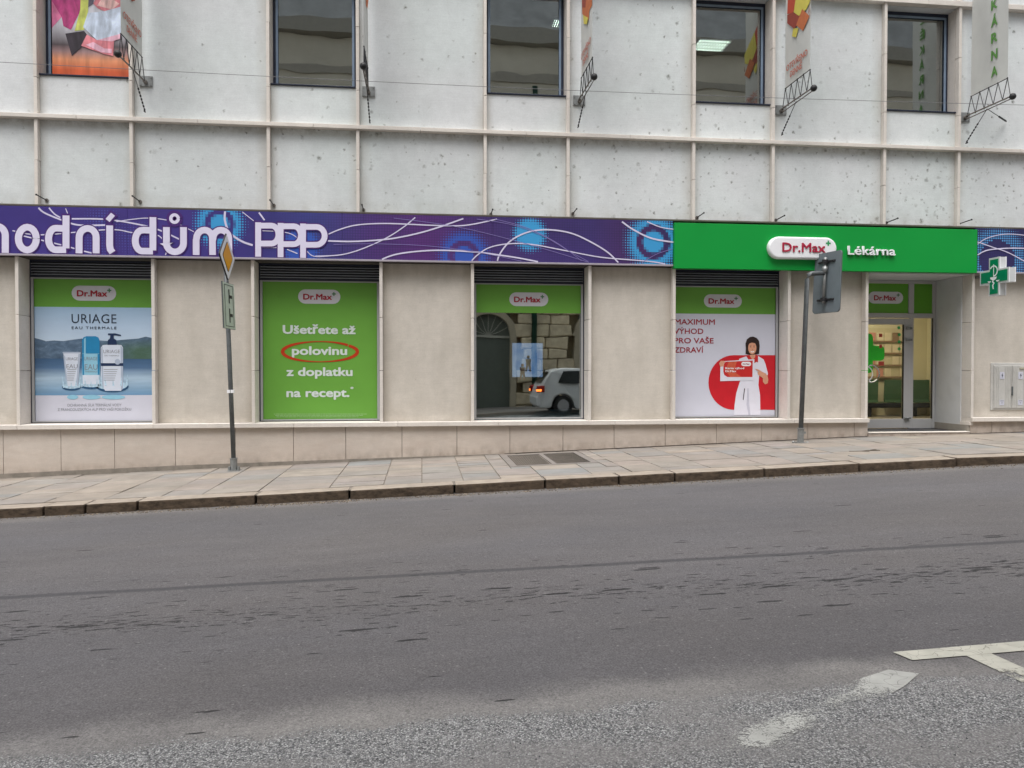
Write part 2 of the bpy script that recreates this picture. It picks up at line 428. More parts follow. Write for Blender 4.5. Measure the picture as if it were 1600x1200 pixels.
# ------------------------------------------------------------ ground
def asphalt():
    N = NT('worn_asphalt', 0.82, 0.3)
    X, Y, Z = N.sep()
    base = N.rng(N.noise(0.35, N.mp((0.5, 1.6, 0)), detail=4), 0.3, 0.7, 0.90, 1.09)
    med = N.rng(N.noise(3.0, N.mp((0.5, 1.5, 0)), detail=5), 0.3, 0.7, 0.94, 1.06)
    n1 = N.noise(95, detail=4, rough=0.7); n2 = N.noise(240, detail=2)
    fine = N.rng(n1, 0.34, 0.66, 0.62, 1.38); fine2 = N.mul(N.rng(n2, 0.25, 0.75, 0.82, 1.18), N.rng(N.noise(30, detail=4, rough=.75), 0.3, 0.7, 0.86, 1.13))
    f = N.mul(N.mul(base, med), N.mul(fine, fine2))
    warm = N.rng(N.noise(0.5, N.mp((0.5, 1, 0), (3, 5, 0))), 0.35, 0.65)
    c = N.mix(warm, (0.099, 0.095, 0.100), (0.103, 0.096, 0.096))
    # pale worn ravelling strip close to the coarse patch
    wob = N.noise(1.1, N.mp((0.8, 1, 0)), detail=5)
    yy = N.math('MULTIPLY_ADD', wob, 0.7, N.math('ADD', Y, -0.35))
    dust = N.mul(N.rng(yy, -9.15, -9.42, 0, 1, True), 1.0)
    dust2 = N.rng(N.noise(1.6, N.mp((0.7, 1, 0), (7, 1, 0)), detail=5), 0.3, 0.75, 0.35, 1.0)
    c = N.mix(N.mul(N.mul(dust, dust2), 0.85), c, (0.235, 0.224, 0.212))
    # pale gutter line along the kerb and grit in it
    gut = N.mul(N.rng(Y, -3.62, -3.32, 0, 1, True), N.rng(N.noise(2.2, N.mp((0.7, 2, 0)), detail=6), 0.3, 0.65, 0.3, 1))
    c = N.mix(N.mul(gut, 0.45), c, (0.20, 0.188, 0.17))
    grit = N.mul(N.rng(Y, -3.35, -3.20, 0, 1, True), N.rng(N.noise(14, N.mp((0.6, 1, 0)), detail=6), 0.42, 0.6))
    c = N.mix(N.mul(grit, 0.65), c, (0.06, 0.05, 0.042))
    c = N.bright(c, f)
    fl = N.n('ShaderNodeTexVoronoi', feature='F1'); N.lk(N.mp((1, 1, 0)), fl.inputs['Vector']); fl.inputs['Scale'].default_value = 26
    fc = N.n('ShaderNodeSeparateColor'); N.lk(fl.outputs['Color'], fc.inputs[0])
    c = N.mix(N.mul(N.rng(fl.outputs['Distance'], 0.10, 0.22, 1, 0), N.mul(N.math('GREATER_THAN', fc.outputs[0], 0.86), 0.55)), c, (0.26, 0.25, 0.24))
    c = N.mix(N.mul(N.rng(fl.outputs['Distance'], 0.10, 0.24, 1, 0), N.mul(N.math('LESS_THAN', fc.outputs[0], 0.10), 0.5)), c, (0.05, 0.05, 0.052))
    # sealed seam
    sw = N.math('ABSOLUTE', N.math('ADD', N.math('MULTIPLY_ADD', X, 0.040, 6.98), N.math('ADD', Y, N.math('MULTIPLY_ADD', N.noise(1.2, N.mp((1, 0, 0)), detail=3), 0.05, -0.025))))
    seam = N.rng(sw, 0.030, 0.055, 1, 0)
    c = N.mix(N.mul(seam, 0.62), c, (0.036, 0.036, 0.040))
    # ravelled pits: little dark dashes along the lane, dense in the wheel track
    Yt = N.math('MULTIPLY_ADD', X, 0.035, Y)
    band = N.mul(N.rng(Yt, -8.02, -7.75, 0, 1, True), N.rng(Yt, -7.75, -7.30, 1, 0, True))
    band2 = N.mul(N.rng(Yt, -8.05, -7.9, 0, 1, True), N.rng(Yt, -7.9, -7.86, 1, 0, True))
    wide = N.mul(N.rng(Yt, -8.9, -8.1, 0, 1, True), N.rng(Yt, -7.0, -6.3, 1, 0, True))
    thr = N.math('MULTIPLY_ADD', band, -0.085, 0.690)
    thr = N.math('MULTIPLY_ADD', band2, -0.05, thr)
    thr = N.math('MULTIPLY_ADD', wide, -0.058, thr)
    pn = N.math('ADD', N.noise(1.0, N.mp((7.5, 24, 0)), detail=5, rough=0.70), N.rng(N.noise(0.9, N.mp((1, 3, 0), (3, 3, 3)), detail=3), 0.3, 0.7, -0.045, 0.04))
    pit = N.math('MULTIPLY', N.math('SUBTRACT', pn, thr), 30, clamp=True)
    c = N.mix(N.mul(pit, 0.88), c, (0.018, 0.017, 0.018))
    for sx_, sy_, dn, lo_ in ((2.6, 17, 0.13, 1.0), (5.0, 30, 0.16, 4.0)):    # single ravelled dashes
        vv = N.n('ShaderNodeTexVoronoi', feature='F1'); nz = N.n('ShaderNodeTexNoise'); nz.inputs['Scale'].default_value = 14; nz.inputs['Detail'].default_value = 4; N.lk(N.pos, nz.inputs['Vector'])
        ad = N.n('ShaderNodeVectorMath', operation='MULTIPLY_ADD'); N.lk(nz.outputs['Color'], ad.inputs[0]); ad.inputs[1].default_value = (0.35, 0.55, 0)
        N.lk(N.mp((sx_, sy_, 0), (lo_, lo_, 0), rot=(0, 0, 0.035)), ad.inputs[2]); N.lk(ad.outputs[0], vv.inputs['Vector']); vv.inputs['Scale'].default_value = 1
        vc = N.n('ShaderNodeSeparateColor'); N.lk(vv.outputs['Color'], vc.inputs[0])
        den = N.math('MULTIPLY_ADD', band, 0.55, N.math('MULTIPLY_ADD', wide, dn, 0.015))
        rd_ = N.math('MULTIPLY_ADD', vc.outputs[1], 0.26, 0.10)
        pm = N.mul(N.math('LESS_THAN', vc.outputs[0], den), N.math('MULTIPLY', N.math('SUBTRACT', rd_, vv.outputs['Distance']), 14, clamp=True))
        pit = N.math('MAXIMUM', pit, pm)
        c = N.mix(N.mul(pm, 0.88), c, (0.016, 0.015, 0.016))
    # coarse open patch beyond the parking line
    y2 = N.math('MULTIPLY_ADD', N.noise(2.6, N.mp((0.9, 1, 0)), detail=6), 0.34, N.math('ADD', Y, -0.17))
    coarse = N.math('MULTIPLY_ADD', N.noise(70, detail=2), 0.9, N.math('ADD', N.rng(y2, -9.40, -9.72, 0, 1), -0.45)); coarse = N.rng(coarse, 0.30, 0.62, 0, 1, True)
    v = N.n('ShaderNodeTexVoronoi', feature='F1'); N.lk(N.mp((1, 1, 0)), v.inputs['Vector']); v.inputs['Scale'].default_value = 130
    cs = N.n('ShaderNodeSeparateColor'); N.lk(v.outputs['Color'], cs.inputs[0])
    ag = N.ramp(cs.outputs[0], [(0, (0.075, 0.075, 0.08)), (1, (0.56, 0.56, 0.55)), (0.25, (0.235, 0.235, 0.24)), (0.72, (0.34, 0.336, 0.33))])
    gap = N.rng(v.outputs['Distance'], 0.30, 0.66, 1, 0.42)
    ag = N.bright(ag, gap)
    smoothp = N.rng(N.noise(1.7, N.mp((0.6, 1.3, 0), (2, 8, 0)), detail=4), 0.50, 0.62)
    ag = N.mix(N.mul(smoothp, 0.62), ag, N.bright((0.20, 0.191, 0.186), fine))
    c = N.mix(coarse, c, ag)
    hh = N.math('ADD', N.mul(n1, 0.5), N.mul(N.mul(coarse, gap), 1.6))
    hh = N.math('SUBTRACT', hh, N.mul(pit, 1.2))
    N.bump(hh, 0.55, 0.005)
    return N.col(c)
MT['asphalt'] = asphalt()

def strip_sheet(name, y0, y1, zf, mat, xs, thick=None):
    bm = BM(); a = [bm.verts.new((x, y0, zf(x))) for x in xs]; b = [bm.verts.new((x, y1, zf(x))) for x in xs]
    for i in range(len(xs)-1): bm.faces.new((a[i], a[i+1], b[i+1], b[i]))
    return link(name, bm, mat)
XS = [-800, -60]+[-40+i*2.0 for i in range(24)]+[7.6+i*0.4 for i in range(8)]+[12+i*4 for i in range(13)]+[800]
tag(strip_sheet('ground', -400, 400, lambda X: gz(X)-0.6, 'cement', XS), kind='structure')
tag(strip_sheet('road', -11.75, -2.9, rz, 'asphalt', XS), kind='structure')

def slabmat(name, tints):
    N = NT(name, 0.85, 0.3)
    r = N.rnd()
    stops = [(i/(len(tints)-1), c) for i, c in enumerate(tints)]
    stops = [stops[0], stops[-1]]+stops[1:-1]
    c = N.ramp(r, stops)
    f = N.mul(N.rng(N.noise(3.2, detail=5), 0.3, 0.7, 0.87, 1.10), N.rng(N.noise(60, detail=4, rough=0.7), 0.25, 0.75, 0.88, 1.1))
    c = N.bright(c, f)
    cr = N.rng(N.noise(2.2, detail=8, rough=0.7, dist=1.5), 0.60, 0.72)
    c = N.mix(N.mul(cr, 0.4), c, (0.17, 0.14, 0.115))
    gum = N.n('ShaderNodeTexVoronoi', feature='F1'); N.lk(N.mp((1, 1, 0)), gum.inputs['Vector']); gum.inputs['Scale'].default_value = 3.1
    gc = N.n('ShaderNodeSeparateColor'); N.lk(gum.outputs['Color'], gc.inputs[0])
    c = N.mix(N.mul(N.rng(gum.outputs['Distance'], 0.05, 0.085, 1, 0), N.mul(N.math('GREATER_THAN', gc.outputs[0], 0.6), 0.6)), c, (0.10, 0.09, 0.08))
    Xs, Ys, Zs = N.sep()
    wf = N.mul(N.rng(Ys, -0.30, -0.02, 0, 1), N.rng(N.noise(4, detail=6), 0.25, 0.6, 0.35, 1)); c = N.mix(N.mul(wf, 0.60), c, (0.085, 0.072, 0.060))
    st = N.rng(N.noise(1.3, detail=5, rough=.65), 0.42, 0.68); c = N.mix(N.mul(st, 0.48), c, (0.18, 0.16, 0.14))
    N.bump(N.noise(30, detail=5), 0.4, 0.006)
    return N.col(c)
MT['slab'] = slabmat('sandstone_paving', [(0.286, 0.248, 0.209), (0.251, 0.227, 0.201), (0.312, 0.268, 0.224), (0.224, 0.222, 0.213), (0.295, 0.251, 0.220), (0.264, 0.239, 0.211), (0.304, 0.268, 0.231), (0.216, 0.227, 0.227), (0.273, 0.238, 0.216), (0.251, 0.236, 0.216)])
MT['kerbtop'] = plain('kerb_granite', (0.30, 0.255, 0.21), 0.85, 0.14, 5, bump=0.4, grime=0.3)
def kerbface():
    N = NT('kerb_dirty_face', 0.9, 0.2)
    n = N.rng(N.noise(9, N.mp((1, 1, 2)), detail=7, rough=0.7), 0.3, 0.7)
    c = N.mix(n, (0.030, 0.023, 0.017), (0.125, 0.092, 0.066)); N.bump(N.noise(25, detail=5), 0.6, 0.01)
    return N.col(c)
MT['kerbface'] = kerbface()

pav = tag(strip_sheet('pavement', -3.10, 0.12, lambda X: gz(X)-0.010, plain('paving_bed', (0.20, 0.172, 0.145), 0.95, 0.25, 9, bump=0.5), XS), kind='structure')
WO[pav.name] = pav.location.copy()
KY0, KY1 = -3.15, -2.84
def yk(X): return -0.0
# kerb stones, joints measured
kj = [-14, -12.6, -11.2, -9.9, -8.6, -7.2, -6.0]
for xx in (37, 70, 109, 200, 274, 354, 424, 480, 525, 600, 672, 758): pass
def kx(x, y):                                  # photo point on the pavement edge -> X
    d = ray(x, y); t = -1.494/(d.z-0.0356*d.x); return t*d.x
KJ = kj+[kx(x, y) for x, y in ((73, 789), (139, 785), (219, 781), (401, 772), (548, 762), (709, 753), (848, 746), (961, 740), (1050, 737), (1200, 733), (1344, 724), (1515, 719))]
KJ += [KJ[-1]+1.9*i for i in range(1, 6)]
def slope_block(bm, x0, x1, y0, y1, ztop, h, bev, jit=0.0, skew=0.0):
    r = bmesh.ops.create_cube(bm, size=1); vs = r['verts']
    dz = {(sx, sy): random.uniform(-jit, jit) for sx in (0, 1) for sy in (0, 1)}
    for v in vs:
        sx, sy, sz = int(v.co.x > 0), int(v.co.y > 0), v.co.z > 0
        x = (x1 if sx else x0)+skew*(sy-.5); y = y1 if sy else y0
        z = ztop(x)+(dz[(sx, sy)] if sz else -h)
        v.co = Vector((x, y, z))
    if bev:
        es = list({e for v in vs for e in v.link_edges if v.co.z > ztop(v.co.x)-h*0.5})
        bmesh.ops.bevel(bm, geom=es, offset=bev, segments=2, affect='EDGES', profile=0.6)
    return bm
for i in range(len(KJ)-1):
    bm = BM(); g = 0.012; oy = random.uniform(-0.012, 0.012)
    slope_block(bm, KJ[i]+g, KJ[i+1]-g, KY0+oy, KY1-.004, gz, 0.30, 0.022, 0.006)
    bm.normal_update()
    for f in bm.faces:
        if f.normal.y < -0.5 or abs(f.normal.x) > 0.7: f.material_index = 1
    link('kerb_stone', bm, ['kerbtop', 'kerbface'], pav)
# grate opening and paving slabs in rows across the pavement
GX0, GX1, GY0, GY1 = 1.33, 2.62, -1.66, -0.22
GRX = (1.42, 2.42)
xj = -9.0; cols = []; MT['mortar'] = None
while xj < 17:
    w_ = random.choice([0.5, 0.55, 0.62, 0.7, 0.8, 0.9])
    cols.append((xj, xj+w_)); xj += w_
for (xa, xb) in cols:
    y = -2.84; g = 0.007
    while y < 0.0:
        d_ = random.choice([0.2, 0.28, 0.36, 0.45, 0.52, 0.65])
        y2 = y+d_
        if y2 > -0.22: y2 = 0.05
        if xb < 8.02 or xa > 10.05: y2 = min(y2, 0.015)
        ov = (xb > 1.30 and xa < 2.66 and y2 > -1.72 and y < -0.16)
        segs = [(xa, xb, y, y2)]
        if ov:
            segs = []
            if xa < 1.30: segs.append((xa, 1.30, y, y2))
            if xb > 2.66: segs.append((2.66, xb, y, y2))
            if y < -1.72: segs.append((max(xa, 1.30), min(xb, 2.66), y, -1.72))
            if y2 > -0.16: segs.append((max(xa, 1.30), min(xb, 2.66), -0.16, y2))
        for (a, b_, c_, d2) in segs:
            if b_-a < 0.06 or d2-c_ < 0.06: continue
            bm = BM(); tilt = random.uniform(-.002, .004)
            slope_block(bm, a+g, b_-g, c_+g, d2-g, lambda X, t=tilt: gz(X)+t, 0.06, 0.005, 0.0035)
            link('paving_slab', bm, 'slab', pav)
        y = y2

# twin pavement grates
gt = thing('pavement_grate', (2.0, -0.95, gz(2)), 'twin dark steel ventilation grates let into the stone pavement at the foot of the wall', 'grate')
def gq(u, y): return u
bm = BM()
for (a, b_, c_, d2) in ((1.31, 2.65, -1.71, -1.63), (1.31, 2.65, -0.24, -0.17), (1.31, 1.42, -1.625, -0.245), (1.955, 2.03, -1.625, -0.245), (2.55, 2.65, -1.625, -0.245)):
    slope_block(bm, a, b_, c_, d2, lambda X: gz(X)+0.006, 0.06, 0.004)
link('grate_frame', bm, plain('grate_frame_stone', (.20, .18, .165), .8, .1), gt)
for (a, b_) in ((1.425, 1.95), (2.035, 2.545)):
    bm = BM(); k = a+0.012
    while k < b_-0.008:
        slope_block(bm, k, k+0.006, -1.62, -0.25, lambda X: gz(X)-0.002, 0.03, 0)
        k += 0.027
    for yy_ in (-1.3, -0.95, -0.6):
        slope_block(bm, a, b_, yy_-.004, yy_+.004, lambda X: gz(X)-0.012, 0.02, 0)
    o = link('grate_bars', bm, plain('bar_iron', (.030, .027, .025), .7), gt); o['kind'] = 'stuff'
    link('grate_pit', slope_block(BM(), a, b_, -1.62, -0.25, lambda X: gz(X)-0.06, 0.02, 0), 'black', gt)

# road markings: worn thermoplastic
def paint(name, wear, c=(0.43, 0.42, 0.36)):
    N = NT(name, 0.7, 0.3)
    n = N.noise(34, detail=6, rough=0.7); n2 = N.noise(5, detail=5)
    crk = N.n('ShaderNodeTexVoronoi', feature='DISTANCE_TO_EDGE'); crk.inputs['Scale'].default_value = 9
    nz = N.n('ShaderNodeTexNoise'); nz.inputs['Scale'].default_value = 6; N.lk(N.pos, nz.inputs['Vector'])
    ad = N.n('ShaderNodeVectorMath', operation='MULTIPLY_ADD'); N.lk(nz.outputs['Color'], ad.inputs[0]); ad.inputs[1].default_value = (0.2, 0.2, 0); N.lk(N.mp((1, 1, 0)), ad.inputs[2])
    N.lk(ad.outputs[0], crk.inputs['Vector'])
    X, Y, Z = N.sep()
    m = N.math('MULTIPLY_ADD', n2, 0.8, n)
    if wear == 'patchy':      # frayed on both sides, whole only at its far tip
        dx, dy = (1.02, .51); L = math.hypot(dx, dy)
        u = N.math('ADD', N.math('MULTIPLY', N.math('ADD', X, -1.40), dx/L), N.math('MULTIPLY', N.math('ADD', Y, 9.98), dy/L))
        t = N.math('ABSOLUTE', N.math('SUBTRACT', N.math('MULTIPLY', N.math('ADD', Y, 9.98), dx/L), N.math('MULTIPLY', N.math('ADD', X, -1.40), dy/L)))
        side = N.rng(t, 0.03, 0.11, 0.0, 0.42)
        mid = N.mul(N.rng(u, 0.12, 0.40), N.rng(u, 0.62, 0.92, 1.0, 0.0))
        end = N.rng(u, -0.10, 0.02, 0.45, 0.0)
        tip = N.rng(u, 0.86, 1.02, 0.0, 0.5)
        fine_ = N.noise(120, detail=3)
        m = N.math('ADD', N.math('MULTIPLY_ADD', fine_, 1.3, -0.65), m)
        m = N.math('ADD', N.math('SUBTRACT', N.math('SUBTRACT', N.math('SUBTRACT', m, side), N.mul(mid, 0.34)), end), tip)
        a = N.mul(N.rng(m, 0.52, 0.78), 0.82)
    elif wear == 'stem':
        m = N.math('SUBTRACT', m, N.rng(Y, -9.60, -9.49, 0.34, 0.0))
        a = N.rng(N.math('ADD', N.math('MULTIPLY_ADD', N.noise(120, detail=3), 0.4, -0.2), m), 0.52, 0.70)
    else: a = N.rng(m, 0.58, 0.66)
    a = N.mul(a, N.rng(crk.outputs['Distance'], 0.004, 0.016, 0.62, 1))
    tr = N.n('ShaderNodeBsdfTransparent'); mx = N.n('ShaderNodeMixShader')
    out = [x for x in N.t.nodes if x.type == 'OUTPUT_MATERIAL'][0]
    N.lk(a, mx.inputs[0]); N.lk(tr.outputs[0], mx.inputs[1]); N.lk(N.b.outputs[0], mx.inputs[2]); N.lk(mx.outputs[0], out.inputs[0])
    N.bump(n, 0.4, 0.004)
    return N.col(N.bright(c, N.rng(N.noise(9), 0.3, 0.7, 0.86, 1.08)))
tm = thing('parking_bay_marking', (2.9, -9.3, rz(2.9)), 'off white painted T corner of a parking bay on the asphalt, cracked but whole', 'road marking')
def rp(pts, dz, name, mat, parent):
    bm = BM(); bm.faces.new([bm.verts.new((x, y, rz(x)+dz)) for x, y in pts]); return link(name, bm, mat, parent)
rp([(2.52, -9.215), (3.26, -9.213), (3.45, -9.215), (3.45, -9.335), (3.20, -9.338), (2.55, -9.338)], 0.0055, 'painted_bar', paint('bay_paint', ''), tm)
rp([(2.855, -9.3395), (3.0, -9.3395), (3.05, -9.98), (2.90, -9.98)], 0.0052, 'painted_stem', paint('stem_paint', 'stem'), tm)
lm = tag(rp([(2.36, -9.425), (2.475, -9.50), (2.32, -9.62), (1.5, -10.10), (1.16, -10.16), (1.16, -9.90), (2.0, -9.56)], 0.0048, 'worn_marking', paint('worn_paint', 'patchy', (0.46, 0.46, 0.43)), None), 'slanting white line worn to a faint trace over the coarse gravelly asphalt', 'road marking')

# loose grit on the coarse patch
bm = BM()
for _ in range(5200):
    x = random.uniform(-2.6, 4.2); y = random.uniform(-11.2, -9.60)-abs(random.gauss(0, .02))
    s = random.uniform(0.0025, 0.0062)*(1.5 if random.random() < 0.06 else 1); z = rz(x)
    a = random.uniform(0, 3.14); k = random.uniform(0.6, 1.3)
    vs = []
    for (dx, dy, dz) in ((1, 0, .1), (-.1, 1, .1), (-1, .1, .1), (0, -1, .1), (0.2, 0.1, 1.0)):
        dx *= s*k; dy *= s
        vs.append(bm.verts.new((x+dx*math.cos(a)-dy*math.sin(a), y+dx*math.sin(a)+dy*math.cos(a), z+dz*s*0.9-.0006)))
    for q in ((0, 1, 4), (1, 2, 4), (2, 3, 4), (3, 0, 4)): bm.faces.new([vs[i] for i in q]).material_index = random.choice((0, 0, 1, 2))
tag(link('grit', bm, [plain('grit_grey', (0.19, 0.19, 0.19), .9), plain('grit_pale', (0.36, 0.35, 0.34), .9), plain('grit_dark', (0.06, 0.06, 0.065), .9)]),
    'loose grit scattered on the coarse asphalt in the foreground', 'grit', kind='stuff')
# a dry twig on the paving right of the rear facing post
tX = 6.9; tz_ = lambda x: gz(x)+.006
tw = tube(BM(), [(6.55, -1.9, tz_(6.55)), (6.72, -1.96, tz_(6.72)), (6.86, -1.93, tz_(6.86)), (7.0, -2.0, tz_(7.0))], .0045, 5)
tube(tw, [(6.72, -1.96, tz_(6.72)), (6.80, -2.04, tz_(6.8))], .004, 5); tube(tw, [(6.86, -1.93, tz_(6.86)), (6.95, -1.86, tz_(6.95)), (7.02, -1.87, tz_(7.02))], .004, 5)
tag(link('twig', tw, plain('twig_bark', (.07, .05, .035), .9)), 'small dry brown twig lying on the pavement near the leaning post', 'twig')
# litter of sand and leaves in the gutter
bm = BM()
for _ in range(3200):
    x = random.gauss(random.choice([-3.6, -1.5, -1.2, 0.5, 3.2, 5.5, 8]), 1.3 if _ % 3 else 0.35)-(1.3 if _ % 3 == 0 else 0)*0; y = -3.175-abs(random.gauss(0, .08)); s = random.uniform(.005, .018)
    a = random.uniform(0, 3.14); z = rz(x)
    vs = [bm.verts.new((x+s*dx*math.cos(a)-s*.5*dy*math.sin(a), y+s*dx*math.sin(a)+s*.5*dy*math.cos(a), z+dz*s*.5)) for dx, dy, dz in ((1, 0, 0), (0, 1, 0), (-1, 0, 0), (0, -1, 0), (0, 0, 1))]
    for q in ((0, 1, 4), (1, 2, 4), (2, 3, 4), (3, 0, 4)): bm.faces.new([vs[i] for i in q]).material_index = random.choice((0, 0, 0, 1, 2))
tag(link('gutter_litter', bm, [plain('litter_brown', (0.07, 0.05, 0.035), .95), plain('litter_tan', (0.27, 0.22, 0.16), .95), plain('litter_grey', (0.16, 0.15, 0.14), .95)]),
    'brown grit and leaf crumbs gathered along the foot of the kerb', 'litter', kind='stuff')

# ------------------------------------------------------------ the department store
ST = thing('department_store', (1.8, 0.0, gz(1.8)), 'pale stone clad department store filling the view across the street', 'building')
UM = [-9.64, -8.21, -6.071, -4.633, -2.490, -1.047, 1.076, 2.506, 4.741, 6.197, 8.306, 9.755, 11.90, 13.35, 15.5]
LF = [-9.98, -7.93, -6.381, -4.319, -2.754, -0.673, 0.860, 2.890, 4.396, 6.515, 7.990, 10.066, 11.60, 13.65, 15.2]
FW = 0.052
ZL0, ZL1 = 3.995, 4.060      # main ledge
ZT0, ZT1 = 6.60, 6.69        # ledge over the windows
ZB = 2.625                   # foot of the upper wall
YW = 0.085                   # wall panels sit behind the fin faces
YG = 0.36                    # ground floor window frames
def prt(name, bm, mat, parent=None, **k): return link(name, bm, mat, parent or ST, **k)
# core masses behind the cladding
bm = BM()
def coreb(*a): box(bm, *a)
coreb(-10, 15.5, 0.11, 0.13, ZB-0.02, 4.72)
prt('core_wall', bm, 'joint')
bm = BM(); box(bm, -10, 15.5, 0.13, 0.345, 1.802, 2.62); box(bm, -10, 15.5, 0.35, 8.0, 2.30, 3.38); box(bm, -10, 15.5, 7.72, 8.0, 3.40, 14.0); box(bm, -10, 15.5, 0.51, 7.71, 7.12, 14.0)
box(bm, -10, 15.5, 5.4, 8.0, -2.0, 2.28); box(bm, -10.2, -10.01, 0.2, 8.0, -2, 14.0); box(bm, 15.51, 15.7, 0.2, 8.0, -2, 14.0)
prt('core_masonry', bm, 'joint')
# fins (upper): one stone per storey section, joints where the photograph shows them
zcuts_u = [(ZB+.004, 3.327), (3.334, ZL0-.002), (ZL1+.002, 4.638), (4.645, 5.682), (5.689, ZT0-.002), (ZT1+.002, 7.6), (7.604, 9.2)]
for X in UM:
    for (a, b_) in zcuts_u:
        j = random.uniform(-.002, .002)
        prt('fin_stone', box(BM(), X-FW/2+j, X+FW/2+j, -0.004+j, 0.10, a, b_, 0.003), 'fin')
zcuts_l = [(-0.874, -0.016), (-0.008, 0.871), (0.879, 1.80)]
for i, X in enumerate(LF):
    yb = 0.26 if i == 11 else (0.26 if i == 10 else YG)
    left = i % 2 == 0
    for (a, b_) in zcuts_l:
        j = random.uniform(-.0015, .0015)
        prt('fin_stone', box(BM(), X-FW/2+j, X+FW/2+j, 0.0, yb, a, b_, 0.003), 'fin_w' if not left else 'fin')
# ledges in stones
jx = [-9.7, -7.3, -5.45, -3.591, -1.764, -0.012, 1.78, 3.587, 5.45, 7.319, 9.1, 10.95, 12.8, 15.5]
for (z0, z1) in ((ZL0, ZL1), (ZT0, ZT1)):
    for a, b_ in zip(jx, jx[1:]):
        j = random.uniform(-.0015, .0015)
        prt('ledge_stone', box(BM(), a+.002, b_-.002, -0.035+j, 0.10, z0, z1+j, 0.004), 'fin')
# upper wall panels
edges = [(a+FW/2, b_-FW/2) for a, b_ in zip(UM, UM[1:])]
for k, (a, b_) in enumerate(edges):
    win = k % 2 == 0
    prt('wall_panel', box(BM(), a+.001, b_-.001, YW, 0.108, ZB, ZL0-.001, 0.002), 'upper')
    if win: prt('wall_panel', box(BM(), a+.001, b_-.001, YW, 0.108, ZL1+.001, 4.70, 0.002), 'upper')
    else: prt('wall_panel', box(BM(), a+.001, b_-.001, YW, 0.108, ZL1+.001, ZT0-.001, 0.002), 'upper')
    prt('wall_panel', box(BM(), a+.001, b_-.001, YW, 0.108, ZT1+.001, 9.2, 0.002), 'upper')
bm = BM(); box(bm, -10, 15.5, 0.11, 0.5, ZT0, 14.0); prt('upper_storey_wall', bm, 'upper')
# upper windows
for k, (a, b_) in enumerate(edges):
    if k % 2: continue
    xl, xr = a-.02, b_+.02
    # stone reveals, soffit and dark frame
    for (p0, p1) in ((xl-.16, a-.001), (b_+.001, xr+.16)):
        prt('window_reveal', box(BM(), p0, p1, 0.112, 0.42, 4.72, ZT0-.002), 'fin')
    prt('window_sill', box(BM(), a, b_, 0.06, 0.30, 4.703, 4.724, 0.003), 'navy')
    fr = BM(); x0, x1, z0, z1 = a+.002, b_-.002, 4.726, ZT0-.002
    yf = 0.30
    for q in ((x0, x0+.075, z0, z1), (x1-.075, x1, z0, z1), (x0+.075, x1-.075, z0, z0+.035), (x0+.075, x1-.075, z1-.10, z1)):
        box(fr, q[0], q[1], yf, yf+.06, q[2], q[3], .003)
    F_ = prt('window_frame', fr, 'navy')
    fr = BM()
    for q in ((x0+.045, x0+.085, z0+.02, z1-.07), (x1-.085, x1-.045, z0+.02, z1-.07), (x0+.085, x1-.085, z0+.02, z0+.055), (x0+.085, x1-.085, z1-.11, z1-.07)):
        box(fr, q[0], q[1], yf-.018, yf-.004, q[2], q[3], .003)
    link('sash', fr, 'bluealu', F_)
    link('pane', flat(BM(), [(x0+.08, z0+.04), (x1-.08, z0+.04), (x1-.08, z1-.09), (x0+.08, z1-.09)], yf+.012), 'uglass', F_)
# dark office behind the upper windows
bm = BM()
room = plain('office_paint', (0.16, 0.155, 0.14), 0.9)
box(bm, -10, 15.5, 7.6, 7.7, 3.0, 7.1); box(bm, -10, 15.5, 0.5, 7.6, 7.0, 7.1); box(bm, -10, 15.5, 0.5, 7.6, 3.4, 3.5)
prt('office_shell', bm, room)
# ceiling luminaires seen through the third and fourth window
MT['tube'] = emis('lit_tube', (0.80, 1.0, 0.86), 2.4)
for i, (xa, xb, ya, yb, lab) in enumerate(((862, 905, 33, 44, 'short lit louvred ceiling light glimpsed at the right edge of the third upper window'), (1085, 1138, 63, 81, 'long lit louvred ceiling light behind the fourth upper window'))):
    def ceil(x, y, Z=6.93):
        d = ray(x, y); t = Z/d.z; return t*d.x, t*d.y-CD
    (ax, ay), (bx, by) = ceil((xa+xb)/2, yb), ceil((xa+xb)/2, ya)
    cx0 = ceil(xa, (ya+yb)/2)[0]; cx1 = ceil(xb, (ya+yb)/2)[0]
    L = thing('ceiling_light', ((cx0+cx1)/2, (ay+by)/2, 6.93), lab, 'ceiling light')
    n = 4; h = BM(); box(h, cx0, cx1, ay, by, 6.95, 6.99); link('housing', h, 'navy', L)
    for j in range(n):
        y0 = ay+(by-ay)*(j+.22)/n; y1 = ay+(by-ay)*(j+.68)/n
        link('tube', box(BM(), cx0+.03, cx1-.03, y0, y1, 6.935, 6.945), 'tube', L)
    lv = BM(); m = 12
    for j in range(m+1):
        xq = cx0+(cx1-cx0)*j/m; box(lv, xq-.016, xq+.016, ay, by, 6.926, 6.932)
    link('louvre', lv, 'navy', L)

# ---- ground floor
prt('wall_flashing', box(BM(), -10, 15.5, -0.05, 0.11, 2.592, 2.622, .003), 'flash')
for k in range(len(LF)-1):
    a, b_ = LF[k]+FW/2, LF[k+1]-FW/2
    if k % 2: prt('wall_panel', box(BM(), a+.001, b_-.001, 0.13, 0.34, -0.874, 1.80, 0.002), 'pier')
# sill stones
sj = [-10, -7.6, -6.381, -4.319, -2.1, -0.4, 1.3, 3.33, 5.0, 6.6, 8.03]
for a, b_ in list(zip(sj, sj[1:]))+[(10.04, 11.4), (11.4, 13.2), (13.2, 15.2)]:
    prt('sill_stone', box(BM(), a+.0015, b_-.0015, -0.045, 0.36, -0.952, -0.877, 0.005), 'fin')
